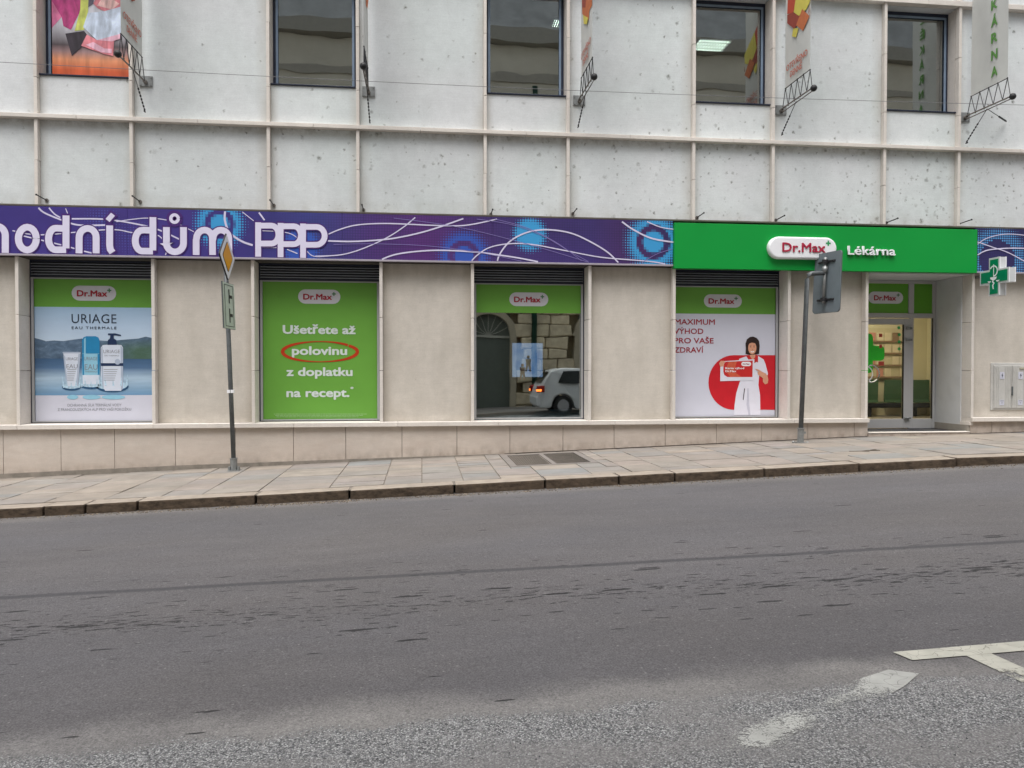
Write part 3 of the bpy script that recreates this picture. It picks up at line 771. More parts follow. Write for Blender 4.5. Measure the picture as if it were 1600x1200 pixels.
# plinth slabs
pj = [-10, -9.1, -8.2, -7.35, -6.62, -5.754, -4.937, -3.997, -3.05, -2.118, -1.264, -.333, .593, 1.501, 2.424, 3.328, 4.246, 5.18, 6.021, 6.886, 7.775, 8.035]
for a, b_ in list(zip(pj, pj[1:]))+[(10.045, 10.478), (10.478, 11.4), (11.4, 12.3), (12.3, 13.4), (13.4, 15.2)]:
    bm = BM(); lo = 0.075*max(0, min(1, (1.4-a)/5)) if a < 1.4 else 0.012
    lo2 = 0.075*max(0, min(1, (1.4-b_)/5)) if b_ < 1.4 else 0.012
    lo, lo2 = max(lo, .012), max(lo2, .012)
    prism(bm, [(a+.004, gz(a)+lo), (b_-.004, gz(b_)+lo2), (b_-.004, -0.954), (a+.004, -0.954)], 0.02, 0.09)
    j = random.uniform(-.002, .002)
    for v in bm.verts: v.co.y += j
    prt('plinth_slab', bm, 'plinth')
bm = BM()
for a, b_ in ((-10, 8.035), (10.045, 15.2)):
    prism(bm, [(a, -1.95), (b_, -1.95), (b_, -0.956), (a, -0.956)], 0.094, 0.13)
prt('plinth_core', bm, 'joint')
bm = BM(); prism(bm, [(-10, gz(-10)-.05), (1.4, gz(1.4)-.05), (1.4, gz(1.4)+.012), (-3.6, gz(-3.6)+.073), (-10, gz(-10)+.073)], -0.005, 0.09)
prt('base_strip', bm, 'cement')
prt('base_strip', prism(BM(), [(1.402, gz(1.4)-.05), (8.035, gz(8.035)-.05), (8.035, gz(8.035)+.010), (1.402, gz(1.4)+.010)], 0.03, 0.09), 'flash')
prt('alcove_quoin', box(BM(), 7.995, 8.032, 0.095, 1.02, -1.4, -0.956), 'plinth')

# shop windows W1..W4 and one off to the left/right for completeness
SW = [(-6.355, -4.345), (-2.728, -0.699), (0.886, 2.864), (4.422, 6.489), (11.626, 13.624)]
for wi, (a, b_) in enumerate(SW):
    z0, z1 = -0.874, 1.80; fr = BM()
    for q in ((a+.001, a+.020, z0, z1), (b_-.020, b_-.001, z0, z1), (a+.02, b_-.02, z1-.03, z1), (a+.02, b_-.02, 1.515, 1.545)):
        box(fr, q[0], q[1], YG-.01, YG+.05, q[2], q[3], .002)
    F_ = prt('shop_window_frame', fr, 'navy')
    fr = BM(); t = .040
    for q in ((a+.021, a+.021+t, z0+.012, 1.514), (b_-.021-t, b_-.021, z0+.012, 1.514), (a+.021+t, b_-.021-t, z0+.012, z0+.034), (a+.021+t, b_-.021-t, 1.492, 1.512)):
        box(fr, q[0], q[1], YG-.022, YG-.012, q[2], q[3], .002)
    link('glazing_bead', fr, 'alu', F_)
    # louvre
    L = BM(); box(L, a+.02, b_-.02, YG+.045, YG+.055, 1.545, 1.77); link('louvre_back', L, 'black', F_)
    for j in range(5):
        zz = 1.562+j*.044
        s = BM(); prism(s, [(YG-.006, zz-.006), (YG-.001, zz+.0), (YG+.04, zz+.020), (YG+.04, zz+.014)], a+.022, b_-.022, 'X')
        box(s, a+.022, b_-.022, YG-.012, YG-.0062, zz-.006, zz+.005)
        link('louvre_slat', s, plain('slat_metal_%d%d' % (wi, j), (0.30, 0.33, 0.38), 0.4, .1), F_)
    link('pane', flat(BM(), [(a+.06, z0+.03), (b_-.06, z0+.03), (b_-.06, 1.50), (a+.06, 1.50)], YG+.010), 'glass', F_)
YP = YG+0.006     # prints are stuck on the outside of the pane
# ---- posters
def header(parent, a, b_, zt, zb, lx0, lx1, ly0, ly1, name='green_header'):
    link(name, flat(BM(), [(a, zb), (b_, zb), (b_, zt), (a, zt)], YP), 'pgreen', parent)
    x0, z1 = at(lx0, ly0, YP); x1, z0 = at(lx1, ly1, YP)
    cz = (at(lx0, ly0, YP)[1]+at(lx0, ly1, YP)[1]+at(lx1, ly0, YP)[1]+at(lx1, ly1, YP)[1])/4; h = abs(at(lx0, ly0, YP)[1]-at(lx0, ly1, YP)[1])/2
    logo(parent, x0, x1, cz-h, cz+h, YP-.003)
ZPT = 1.497
# poster 1: thermal water advertisement
a, b_ = SW[0][0]+.06, SW[0][1]-.06
P1 = thing('window_poster', (-5.35, YP, -0.84), 'blue mountain lake poster with three skincare bottles in the leftmost shop window', 'poster', 'posters in the shop windows')
zh = at(140, 480, YP)[1]; zw = at(140, 617.5, YP)[1]
header(P1, a, b_, ZPT, zh, 111.8, 181.8, 446.5, 470)
def skymat():
    N = NT('lake_print_sky', 0.4, 0.4); X, Y, Z = N.sep()
    f = N.rng(Z, at(140, 540, YP)[1], zh)
    c = N.ramp(f, [(0, lin((190, 208, 226))), (1, lin((160, 190, 218))), (0.5, lin((178, 200, 224)))])
    n = N.rng(N.noise(1.2, N.mp((1, 1, 2.2)), detail=4), 0.3, 0.7, 0.93, 1.05)
    return N.col(N.bright(c, n))
def lakemat():
    N = NT('lake_print_water', 0.4, 0.4); X, Y, Z = N.sep()
    f = N.rng(Z, zw, at(140, 560, YP)[1])
    c = N.ramp(f, [(0, lin((104, 146, 182))), (1, lin((62, 92, 126))), (0.45, lin((168, 192, 212))), (0.75, lin((80, 110, 145)))])
    n = N.rng(N.noise(3, N.mp((0.6, 1, 6)), detail=4), 0.3, 0.7, 0.90, 1.08)
    return N.col(N.bright(c, n))
def mountmat():
    N = NT('lake_print_mountain', 0.4, 0.4); X, Y, Z = N.sep()
    n = N.noise(5, N.mp((1, 1, 2)), detail=7, rough=.7, dist=.6)
    c = N.ramp(n, [(0.25, lin((60, 78, 98))), (0.75, lin((120, 142, 165))), (0.5, lin((84, 106, 130)))])
    g = N.mul(N.rng(X, -5.35, -4.7), N.rng(Z, at(200, 545, YP)[1], at(200, 530, YP)[1], 1, 0.1))
    c = N.mix(N.mul(g, .7), c, lin((70, 100, 62)))
    return N.col(c)
link('print_sky', flat(BM(), [(a, at(140, 560, YP)[1]), (b_, at(140, 560, YP)[1]), (b_, zh), (a, zh)], YP), skymat(), P1)
link('print_lake', flat(BM(), [(a, zw), (b_, zw), (b_, at(140, 560, YP)[1]-.0005), (a, at(140, 560, YP)[1]-.0005)], YP), lakemat(), P1)
link('print_footer', flat(BM(), [(a, -0.84), (b_, -0.84), (b_, zw-.0005), (a, zw-.0005)], YP), 'pwhite', P1)
ridge = [(53, 528), (62, 530), (72, 533), (85, 532), (99, 533), (112, 531), (128, 529), (140, 532), (156, 532), (172, 533), (190, 531), (203, 530), (216, 529), (228, 526), (237, 528), (237, 561), (53, 560)]
mp_ = px(ridge, YP); mp_ = [(min(max(x, a), b_), z) for x, z in mp_]
link('print_mountain', flat(BM(), mp_, YP-.002), mountmat(), P1)
MT['dblue'] = plain('print_deep_blue', lin((32, 50, 84)), .4, .04)
MT['cap'] = plain('print_cap_blue', lin((38, 128, 176)), .4, .05, 9)
MT['aqua'] = plain('print_aqua', lin((140, 190, 212)), .4, .05, 9)
MT['bottlew'] = plain('print_bottle_white', lin((206, 214, 228)), .4, .04, 9)
MT['shadowp'] = plain('print_bottle_grey', lin((168, 180, 200)), .4, .04, 9)
MT['splash'] = plain('print_splash', lin((176, 204, 222)), .3, .25, 30)
MT['splashd'] = plain('print_splash_dark', lin((46, 84, 120)), .3, .3, 30)
link('brand_lettering', textpx('URIAGE', 111.8, 182, 505, YP-.003, 490, bold=.0, spacing=1.05), 'ink', P1)
link_words('small_lettering', textpx('EAU THERMALE', 112, 182, 514.3, YP-.003, 510, spacing=1.35, bold=.01), 'ink', P1)
link_words('slogan_lettering', textpx('OCHRANNÁ SÍLA TERMÁLNÍ VODY', 105, 190, 635, YP-.003, 630.6), 'greyink', P1)
link_words('slogan_lettering', textpx('Z FRANCOUZSKÝCH ALP PRO VAŠI POKOŽKU', 90, 205, 641.8, YP-.003, 637.3), 'greyink', P1)
y1_ = YP-.004
def z3(pts): return [(p[0]/3.333, 400+p[1]/3.333) for p in pts]
def pr(name, pts, mat, dy=0.0, parent=P1): return link(name, flat(BM(), px(z3(pts), y1_-dy), y1_-dy), mat, parent)
for cx, cy, rx, ry in ((372, 683, 50, 18), (475, 672, 62, 22), (585, 680, 85, 30)):
    pr('print_splash', arc(cx, cy, rx, ry, 0, 350, 20), 'splashd')
    pr('print_splash', arc(cx, cy-6, rx*.93, ry*.8, 0, 350, 20), 'splash', .0008)
for cx, rx in ((378, 30), (477, 48), (590, 62)): pr('print_reflection', arc(cx, 735, rx, 12, 0, 350, 16), 'aqua')
pr('print_tube', [(328, 500), (420, 500), (418, 520), (406, 678), (346, 678), (332, 520)], 'bottlew', .0016)
pr('print_tube', [(326, 500), (420, 500), (420, 507), (327, 507)], 'shadowp', .0024)
pr('print_spray_can', [(428, 508), (518, 508), (520, 600), (518, 668), (430, 668), (427, 600)], 'aqua', .0016)
pr('print_spray_can', [(430, 620), (518, 620), (517, 668), (431, 668)], 'bottlew', .0024)
pr('print_spray_cap', [(428, 508), (427, 440), (434, 424), (450, 418), (498, 418), (512, 424), (519, 440), (519, 508)], 'cap', .0024)
pr('print_pump_bottle', [(525, 478), (535, 464), (560, 462), (608, 462), (632, 464), (641, 478), (641, 690), (630, 702), (548, 702), (540, 690), (526, 640)], 'bottlew', .0016)
pr('print_pump_bottle', [(526, 558), (641, 558), (641, 573), (526, 573)], 'dblue', .0024)
pr('print_pump', [(560, 463), (562, 438), (572, 430), (575, 412), (562, 412), (563, 403), (600, 403), (631, 411), (629, 417), (592, 412), (593, 430), (606, 438), (608, 463)], 'dblue', .0024)
pr('print_shade', [(330, 520), (338, 520), (352, 678), (346, 678)], 'shadowp', .0020)
pr('print_shade', [(408, 510), (418, 510), (405, 678), (396, 678)], 'shadowp', .0020)
pr('print_shade', [(427, 510), (437, 510), (438, 620), (430, 620)], 'cap', .0020)
pr('print_shade', [(508, 510), (519, 510), (518, 620), (509, 620)], 'cap', .0020)
pr('print_shade', [(526, 480), (534, 470), (540, 690), (532, 670)], 'shadowp', .0020)
pr('print_shade', [(628, 466), (641, 480), (641, 690), (630, 700)], 'shadowp', .0020)
pr('print_highlight', [(438, 432), (446, 424), (446, 508), (438, 508)], 'aqua', .0030)
for cx, cy, rx in ((372, 660, 46), (475, 655, 58), (590, 650, 80)):
    for k in range(5):
        t = -60+k*30; xx = cx+rx*math.sin(math.radians(t))
        pr('print_droplet', [(xx-5, cy+26), (xx-2+t*.12, cy-8-abs(t)*.5), (xx+6, cy+26)], 'splash', .0028)
pr('print_label', arc(612, 551, 15, 15, 0, 345, 14), 'shadowp', .0032)
for (s, xa, xb, yb_, yc) in (('URIAGE', 343, 405, 543, 527), ('EAU', 346, 404, 585, 562), ('URIAGE', 438, 508, 543, 525), ('EAU', 441, 508, 592, 562), ('URIAGE', 538, 625, 506, 487), ('EAU THERMALE', 545, 620, 522, 515), ('THERMALE', 441, 508, 606, 597)):
    link('bottle_lettering', textpx(s, xa/3.333, xb/3.333, 400+yb_/3.333, y1_-.0032, 400+yc/3.333, bold=.0), 'greyink', P1)
bm = BM()
for k in range(6):
    for (xa, xb) in ((540, 612), (350, 398)): flat(bm, px(z3([(xa, 590+k*11), (xb-k*3, 590+k*11), (xb-k*3, 592.5+k*11), (xa, 592.5+k*11)]), y1_-.0032), y1_-.0032)
link('fine_print', bm, 'greyink', P1)['kind'] = 'stuff'

# poster 2: green text poster
a, b_ = SW[1][0]+.06, SW[1][1]-.06
P2 = thing('window_poster', (-1.7, YP, -0.84), 'plain green poster with big white words, one ringed in red, in the second shop window', 'poster', 'posters in the shop windows')
link('poster_sheet', flat(BM(), [(a, -0.84), (b_, -0.84), (b_, ZPT), (a, ZPT)], YP), 'pgreen', P2)
x0, z1 = at(465.7, 452, YP); x1, z0 = at(532, 475, YP); logo(P2, x0, x1, z0, z1, YP-.003)
for s, xa, xb, yb_, k_ in (('Ušetřete až', 441.7, 555.7, 521.9, 0), ('polovinu', 456, 542.5, 554.7, 0), ('z doplatku', 447.5, 551, 587.6, 0), ('na recept.', 447.5, 546, 620.5, 0)):
    link_words('lettering', textpx(s, xa, xb, yb_, YP-.003, yb_-14.6, bold=.032), 'ptext', P2)
link_words('lettering', textpx('*', 547.5, 552.5, 610.5, YP-.003, 604, bold=.03), 'ptext', P2)
bm = BM(); pts = []
for i in range(49):
    t = math.radians(40-i*7.5); pts.append(at(500+58.5*math.cos(t)*(1 if i < 45 else 0.97), 549.5-15.8*math.sin(t)*(1 if i > 3 else 0.93), YP-.003))
L, Rr = [], []
for i, p in enumerate(pts):
    t = math.radians(40-i*7.5); k = 0.012+0.036*abs(math.cos(t))**1.5
    c = Vector(at(500, 549.5, YP-.003)); d = (Vector(p)-c); n_ = Vector((d.x*.27, d.y*3.7)).normalized()
    L.append(Vector(p)+n_*k*.6); Rr.append(Vector(p)-n_*k*.6)
va = [bm.verts.new((p.x, YP-.0035-i*.00003, p.y)) for i, p in enumerate(L)]; vb = [bm.verts.new((p.x, YP-.0035-i*.00003, p.y)) for i, p in enumerate(Rr)]
for i in range(len(va)-1): bm.faces.new((va[i], va[i+1], vb[i+1], vb[i]))
link('red_oval', bm, 'redorange', P2)
MT['faint'] = plain('fine_print_pale', (0.26, 0.45, 0.18), .5)
bm = BM()
for k in range(3):
    xx = 428+k*2
    while xx < 570-k*5:
        l_ = random.uniform(2, 7); flat(bm, px([(xx, 646.4+k*2.2), (xx+l_, 646.4+k*2.2), (xx+l_, 647.5+k*2.2), (xx, 647.5+k*2.2)], YP-.003), YP-.003); xx += l_+.8
link('fine_print', bm, 'faint', P2)['kind'] = 'stuff'

# window 3 header only
a, b_ = SW[2][0]+.06, SW[2][1]-.06
P3 = thing('window_film', (1.87, YP, 1.0), 'green film strip with white logo across the top of the clear third shop window', 'window film')
header(P3, a, b_, ZPT, at(826, 489, YP)[1], 795.7, 856.7, 457, 478.5)

# poster 4: woman with card
a, b_ = SW[3][0]+.06, SW[3][1]-.06
P4 = thing('window_poster', (5.45, YP, -0.84), 'white poster of a woman in a white coat holding a red card', 'poster', 'posters in the shop windows')
header(P4, a, b_, ZPT, at(1135, 490.5, YP)[1], 1099.7, 1159, 460, 480.6)
zt4 = at(1135, 490.5, YP)[1]-.0005
link('poster_sheet', flat(BM(), [(a, -0.84), (b_, -0.84), (b_, zt4), (a, zt4)], YP), 'pwhite', P4)
def z4(pts): return [(1030+p[0]/3.871, 400+p[1]/3.871) for p in pts]
def pr4(name, pts, mat, dy, clip=True):
    q = px(z4(pts), YP-.003-dy)
    if clip: q = [(min(max(x, a), b_), z) for x, z in q]
    return link(name, flat(BM(), q, YP-.003-dy), mat, P4)
MT['txtred'] = plain('print_dark_red', lin((152, 38, 52)), .5, .03)
for s, xr, yb_ in (('MAXIMUM', 1117, 507.2), ('VÝHOD', 1099, 521.7), ('PRO VAŠE', 1115, 536.5), ('ZDRAVÍ', 1099, 551)):
    xl = {'MAXIMUM': 1054.5, 'VÝHOD': 1053, 'PRO VAŠE': 1053.5, 'ZDRAVÍ': 1053.5}[s]
    link_words('lettering', textpx(s, xl, xr, yb_, YP-.003, yb_-9, bold=.015), 'txtred', P4)
redp = [(702, 600), (702, 930)]+[(p[0], p[1]) for p in arc(450, 765, 152, 165, 90, 270, 22)]
pr4('red_shape', redp, 'cred', 0)
MT['skin'] = plain('print_skin', lin((206, 150, 122)), .5, .06, 20)
MT['hair'] = plain('print_hair', lin((44, 30, 28)), .5, .15, 30)
MT['coat'] = plain('print_coat', lin((214, 214, 226)), .5, .03, 10)
MT['coatd'] = plain('print_coat_fold', lin((188, 188, 204)), .5, .03, 10)
MT['collar'] = plain('print_collar', lin((188, 40, 40)), .5)
pr4('print_coat', [(452, 962), (456, 900), (466, 830), (486, 765), (520, 700), (512, 650), (482, 640), (484, 622), (528, 606), (556, 614), (600, 606), (632, 626), (645, 660), (658, 712), (655, 722), (625, 722), (606, 706), (600, 780), (610, 840), (612, 962)], 'coat', .001)
pr4('print_fold', [(540, 962), (528, 900), (534, 800), (540, 800), (545, 900), (552, 962)], 'coatd', .0016)
pr4('print_neck', [(548, 585), (584, 585), (588, 610), (568, 632), (545, 612)], 'skin', .0016)
pr4('print_collar', [(526, 606), (545, 598), (566, 632), (584, 594), (598, 604), (598, 645), (588, 640), (574, 650), (550, 640)], 'collar', .0022)
pr4('print_neck', [(550, 590), (582, 590), (580, 612), (566, 628), (553, 612)], 'skin', .0028)
pr4('print_hair', [(522, 592), (524, 560), (522, 530), (530, 504), (548, 490), (568, 487), (590, 496), (604, 514), (608, 545), (604, 592), (580, 596), (545, 598)], 'hair', .0034)
pr4('print_face', [(p[0], p[1]) for p in arc(563, 556, 25, 38, 0, 346, 22)], 'skin', .0040)
pr4('print_fringe', [(532, 548), (536, 515), (562, 500), (588, 512), (594, 545), (584, 528), (560, 524), (544, 530)], 'hair', .0046)
pr4('print_smile', [(551, 574), (563, 578), (577, 573), (570, 583), (557, 583)], 'white', .0050)
bm = BM()
for ex in (553, 574):
    flat(bm, px(z4(arc(ex, 550, 3.6, 2.2, 0, 330, 8)), YP-.0080), YP-.0080)
    flat(bm, px(z4([(ex-6, 543), (ex+6, 542), (ex+6, 544), (ex-6, 545)]), YP-.0080), YP-.0080)
flat(bm, px(z4([(562, 564), (566, 564), (565, 567), (562, 567)]), YP-.0080), YP-.0080)
link('print_eyes', bm, 'hair', P4)
pr4('print_arm', [(626, 716), (654, 720), (660, 748), (656, 770), (640, 776), (628, 762)], 'skin', .0022)
pr4('print_card', [(370, 638), (576, 624), (572, 752), (369, 757)], 'coat', .0052)
pr4('print_card_red', [(400, 640), (566, 632), (564, 732), (412, 732), (394, 720), (388, 700), (388, 660)], 'collar', .0058)
MT['orangel'] = plain('print_card_orange', lin((196, 88, 62)), .5, .1, 20)
pr4('print_card_shade', [(420, 640), (470, 637), (452, 700), (500, 732), (430, 732), (400, 690)], 'orangel', .0064)
pr4('print_card_logo', pill_pts(497, 556, 640, 666), 'white', .0064)
for s, xa, xb, yb_, yc in (('Karta výhod', 400, 514, 684, 672), ('Dr.Max', 400, 466, 702, 690)):
    link_words('lettering', textpx(s, 1030+xa/3.871, 1030+xb/3.871, 400+yb_/3.871, YP-.0104, 400+yc/3.871, bold=.03), 'white', P4)
link_words('lettering', textpx('Dr.Max', 1030+505/3.871, 1030+546/3.871, 400+658/3.871, YP-.0104, 400+648/3.871, bold=.03), 'red', P4)
pr4('print_hand', [(362, 650), (372, 634), (392, 634), (400, 644), (388, 654), (394, 662), (384, 668), (370, 670)], 'skin', .0072)
pr4('print_hand', [(578, 682), (600, 686), (622, 700), (648, 712), (652, 742), (632, 742), (612, 728), (598, 718), (594, 704), (604, 700), (590, 692)], 'skin', .0072)
pr4('print_fold', [(514, 800), (519, 802), (510, 872), (506, 868)], 'hair', .0030)

# ---- entrance alcove and door
XD0, XD1, YD = 8.04, 10.02, 1.0
prt('alcove_wall', box(BM(), 8.018, 8.036, 0.26, 1.12, -1.40, 1.80), 'plaster')
prt('alcove_wall', box(BM(), 10.026, 10.10, 0.262, 1.12, -1.02, 1.80), 'plaster')
bm = BM(); prism(bm, [(0.03, -1.02), (1.0, -1.02), (1.0, -1.14), (0.03, -1.14)], 10.012, 10.10, 'X'); prt('alcove_skirting', bm, plain('skirting_stone', (0.30, 0.275, 0.24), .8, .1, 5))
prt('alcove_return', box(BM(), 10.020, 10.09, 0.0, 0.262, -1.02, -0.955, 0.003), 'fin')
prt('alcove_ceiling', box(BM(), 8.04, 10.02, 0.02, 1.12, 1.745, 1.80), 'plaster')
prt('alcove_floor', box(BM(), 8.04, 10.02, 0.115, 1.05, -1.20, -1.148), plain('dark_door_mat', (0.035, 0.035, 0.042), 0.9, .2, 30))
# step: nosing slab over small risers
prt('step_nosing', box(BM(), 8.037, 10.02, -0.012, 0.11, -1.150, -1.118-.012, 0.004), 'fin')
k = 8.038; rj = [8.038, 8.36, 8.66, 8.97, 9.27, 9.57, 9.82, 10.02]
for a, b_ in zip(rj, rj[1:]): prt('step_riser', box(BM(), a+.0015, b_-.0015, 0.0, 0.05, -1.212, -1.152), 'plinth')
prt('step_shadow_gap', box(BM(), 8.037, 10.02, 0.02, 0.10, -1.45, -1.214), 'joint')
# door assembly
DZ = -1.146
D = prt('entrance_door', BM() if False else box(BM(), XD0+.002, XD0+.055, YD-.03, YD+.03, DZ, 1.742, .003), 'alud')
bm = BM()
X_m0, X_m1 = 9.450, 9.560
for q in ((XD0+.056, XD1-.002, 1.765-.005+.0, 1.742),): pass
for q in ((9.955, XD1-.002, DZ, 1.742), (XD0+.056, 9.953, 1.685, 1.742), (X_m0, X_m1, 1.105, 1.683), (XD0+.056, 9.953, 1.015, 1.103), (9.475, 9.557, DZ, 1.013), (9.559, 9.953, DZ, -0.957)):
    box(bm, q[0], q[1], YD-.03, YD+.03, q[2], q[3], .003)
link('door_frame', bm, 'alud', D)
for (p0, p1) in ((XD0+.057, X_m0-.001), (X_m1+.001, 9.952)):
    link('transom_panel', box(BM(), p0, p1, YD-.006, YD+.004, 1.106, 1.682), 'pgreen2', D)
x0, z1 = at(1359, 455.5, YD-.01); x1, z0 = at(1411, 474.7, YD-.01); x0 -= .03
lb = link('logo_pill', flat(BM(), pill_pts(x0, x1, z0, z1), YD-.010), 'pill', D)
link_words('lettering', textpx('Dr.Max', 1365.5, 1400, 469.5, YD-.013, 461, bold=.03), 'red', D)
link('plus_mark', flat(BM(), plus_pts(at(1403.5, 461, YD-.013)[0], at(1403.5, 461, YD-.013)[1], .032, .009), YD-.013), 'plusd', D)
link('sidelight_pane', flat(BM(), [(9.560, -0.956), (9.952, -0.956), (9.952, 1.012), (9.560, 1.012)], YD), 'dglass', D)
bm = BM()
for q in ((XD0+.060, XD0+.15, DZ+.012, 1.000), (9.345, 9.470, DZ+.012, 1.000), (XD0+.151, 9.344, DZ+.012, -0.955), (XD0+.151, 9.344, 0.885, 1.000)):
    box(bm, q[0], q[1], YD-.045, YD+.025, q[2], q[3], .004)
lf = link('door_leaf', bm, 'alud', D)
bm = BM()
for q in ((9.338, 9.3445, -0.955, 0.885), (9.946, 9.9525, -0.955, 1.012)): box(bm, q[0], q[1], YD-.046, YD-.002, q[2], q[3])
link('glazing_gasket', bm, 'black', D)
link('door_pane', flat(BM(), [(XD0+.151, -0.954), (9.3375, -0.954), (9.3375, 0.884), (XD0+.151, 0.884)], YD-.010), 'dglass', D)
for (hx, hy) in ((1419, 513), (1419, 531), (1417, 653)):
    X_, Z_ = at(hx, hy, YD-.07); b2 = BM(); tube(b2, [(X_-.03, YD-.075, Z_), (X_+.07, YD-.075, Z_)], .022, 10); ball(b2, (X_-.03, YD-.075, Z_), .026)
    link('hinge', b2, 'steel', D, smooth=True)
bm = BM(); cx_, cz_ = at(1361.5, 584, YD-.10); r_ = .165
tube(bm, [(cx_+r_*math.cos(t), YD-.10, cz_+r_*math.sin(t)) for t in [math.radians(-110+i*22) for i in range(11)]], .014, 8)
link('pull_handle', bm, plain('polished_steel', (0.6, 0.6, 0.62), .2, .03, 3, .9), D, smooth=True)
# green cross sticker on the door glass
ys = YD-.016; cx_, cz_ = at(1353, 552, ys); A_, B_ = .385, .145
cp = []
for k in range(4):
    ang = k*90
    for (u_, v_) in [(B_, -B_), (A_-.08, -B_)]+[(A_-.08+.08*math.cos(math.radians(q)), (-B_+.08 if q < 0 else B_-.08)+.08*math.sin(math.radians(q))) for q in (-90, -60, -30, -1, 1, 30, 60, 90)]+[(A_-.08, B_)]:
        ca, sa = math.cos(math.radians(ang)), math.sin(math.radians(ang)); cp.append((cx_+u_*ca-v_*sa, cz_+u_*sa+v_*ca))
link('cross_sticker', flat(BM(), cp, ys), plain('sticker_green', (0.03, 0.52, 0.03), .4), D)
link('cross_sticker_ring', stroke(BM(), arc(*at(1352, 584, ys-.003), .15, .15, -60, 80, 14), .022, ys-.003), 'white', D)
MT['stred'] = plain('sticker_red', (0.40, 0.05, 0.035), .5)
MT['mint'] = plain('sticker_mint', (0.04, 0.36, 0.10), .5)

# pharmacy interior
shopw = plain('shop_cream_wall', (0.56, 0.50, 0.34), .8, .04, 1)
bm = BM(); box(bm, 7.2, 12.8, 5.2, 5.3, -1.2, 2.2); box(bm, 12.8, 12.9, 1.2, 5.3, -1.2, 2.2); box(bm, 7.1, 7.2, 1.2, 5.3, -1.2, 2.2)
prt('shop_wall', bm, shopw)
prt('shop_floor', box(BM(), 7.1, 12.9, 1.06, 5.3, -1.20, -1.15), plain('shop_floor_tile', (0.23, 0.19, 0.145), .4, .1, 3))
prt('shop_ceiling', box(BM(), 7.1, 12.9, 1.06, 5.3, 2.2, 2.25), 'white')
cl = thing('ceiling_light', (10.0, 3.2, 2.15), 'lit square ceiling panel inside the pharmacy entrance', 'ceiling light')
link('diffuser', box(BM(), 9.2, 10.8, 2.4, 4.0, 2.165, 2.175), emis('warm_panel', (1.0, 0.90, 0.66), 9.0), cl)
link('light_frame', box(BM(), 9.15, 10.85, 2.35, 4.05, 2.178, 2.198), 'alud', cl)
# waiting bench with green shells
wb = thing('waiting_bench', (11.9, 4.6, -1.15), 'row of dark green waiting seats on a black beam seen through the entrance door', 'bench')
MT['seatg'] = plain('seat_green', (0.04, 0.09, 0.045), .5)
for sx in (11.05, 11.75, 12.42):
    b2 = BM(); prism(b2, [(4.95, -0.25), (4.98, -0.75), (4.95, -0.82), (4.50, -0.80), (4.50, -0.775), (4.91, -0.79), (4.93, -0.74), (4.91, -0.25)], sx-.26, sx+.26, 'X')
    link('seat_shell', b2, 'seatg', wb)
b2 = BM(); box(b2, 10.7, 12.7, 4.60, 4.78, -0.93, -0.82); box(b2, 10.9, 10.98, 4.66, 4.74, -1.15, -0.93); box(b2, 12.1, 12.18, 4.66, 4.74, -1.15, -0.9)
link('beam_frame', b2, 'black', wb)
MT['leaf_a'] = plain('leaflet_rose', (.50, .22, .17), .6); MT['leaf_b'] = plain('leaflet_cream', (.62, .52, .36), .6); MT['leaf_c'] = plain('leaflet_brown', (.24, .15, .09), .6); MT['leaf_d'] = plain('leaflet_green', (.25, .42, .20), .6)
# leaflet rack on back wall
rk = thing('leaflet_rack', (11.7, 5.15, -0.1), 'wall rack of red and white leaflets behind the entrance door', 'rack')
link('rack_board', box(BM(), 10.95, 12.25, 5.16, 5.195, -0.25, 1.05), plain('rack_cream', (0.50, 0.43, 0.28), .7), rk)
for r_i in range(4):
    for c_i in range(6):
        if random.random() < .15: continue
        xx, zz = 10.98+c_i*.21, -0.18+r_i*.30
        link('leaflet', box(BM(), xx, xx+.17, 5.13, 5.14, zz, zz+.22), random.choice(['leaf_a', 'leaf_b', 'leaf_c', 'leaf_b', 'leaf_d']), rk)
    link('rack_lip', box(BM(), 10.97, 12.23, 5.10, 5.125, -0.20+r_i*.30, -0.165+r_i*.30), 'leaf_c', rk)
# small stickers on the door glass
bm = BM()
for (xx, yy, r_) in ((1404.5, 512, .032), (1405, 523, .032), (1405, 534, .032), (1405, 545, .032), (1405, 503.5, .032)):
    X_, Z_ = at(xx, yy, ys-.001); flat(bm, arc(X_, Z_, r_, r_, 0, 340, 12), ys-.001)
link('round_stickers', bm, 'mint', D)
bm = BM()
for (xx, yy, w2, h2) in ((1376, 524, .035, .035), (1376, 541, .03, .035), (1377, 568, .06, .04)):
    X_, Z_ = at(xx, yy, ys-.001); flat(bm, [(X_-w2, Z_-h2), (X_+w2, Z_-h2), (X_+w2, Z_+h2), (X_-w2, Z_+h2)], ys-.001)
link('square_stickers', bm, 'stred', D)

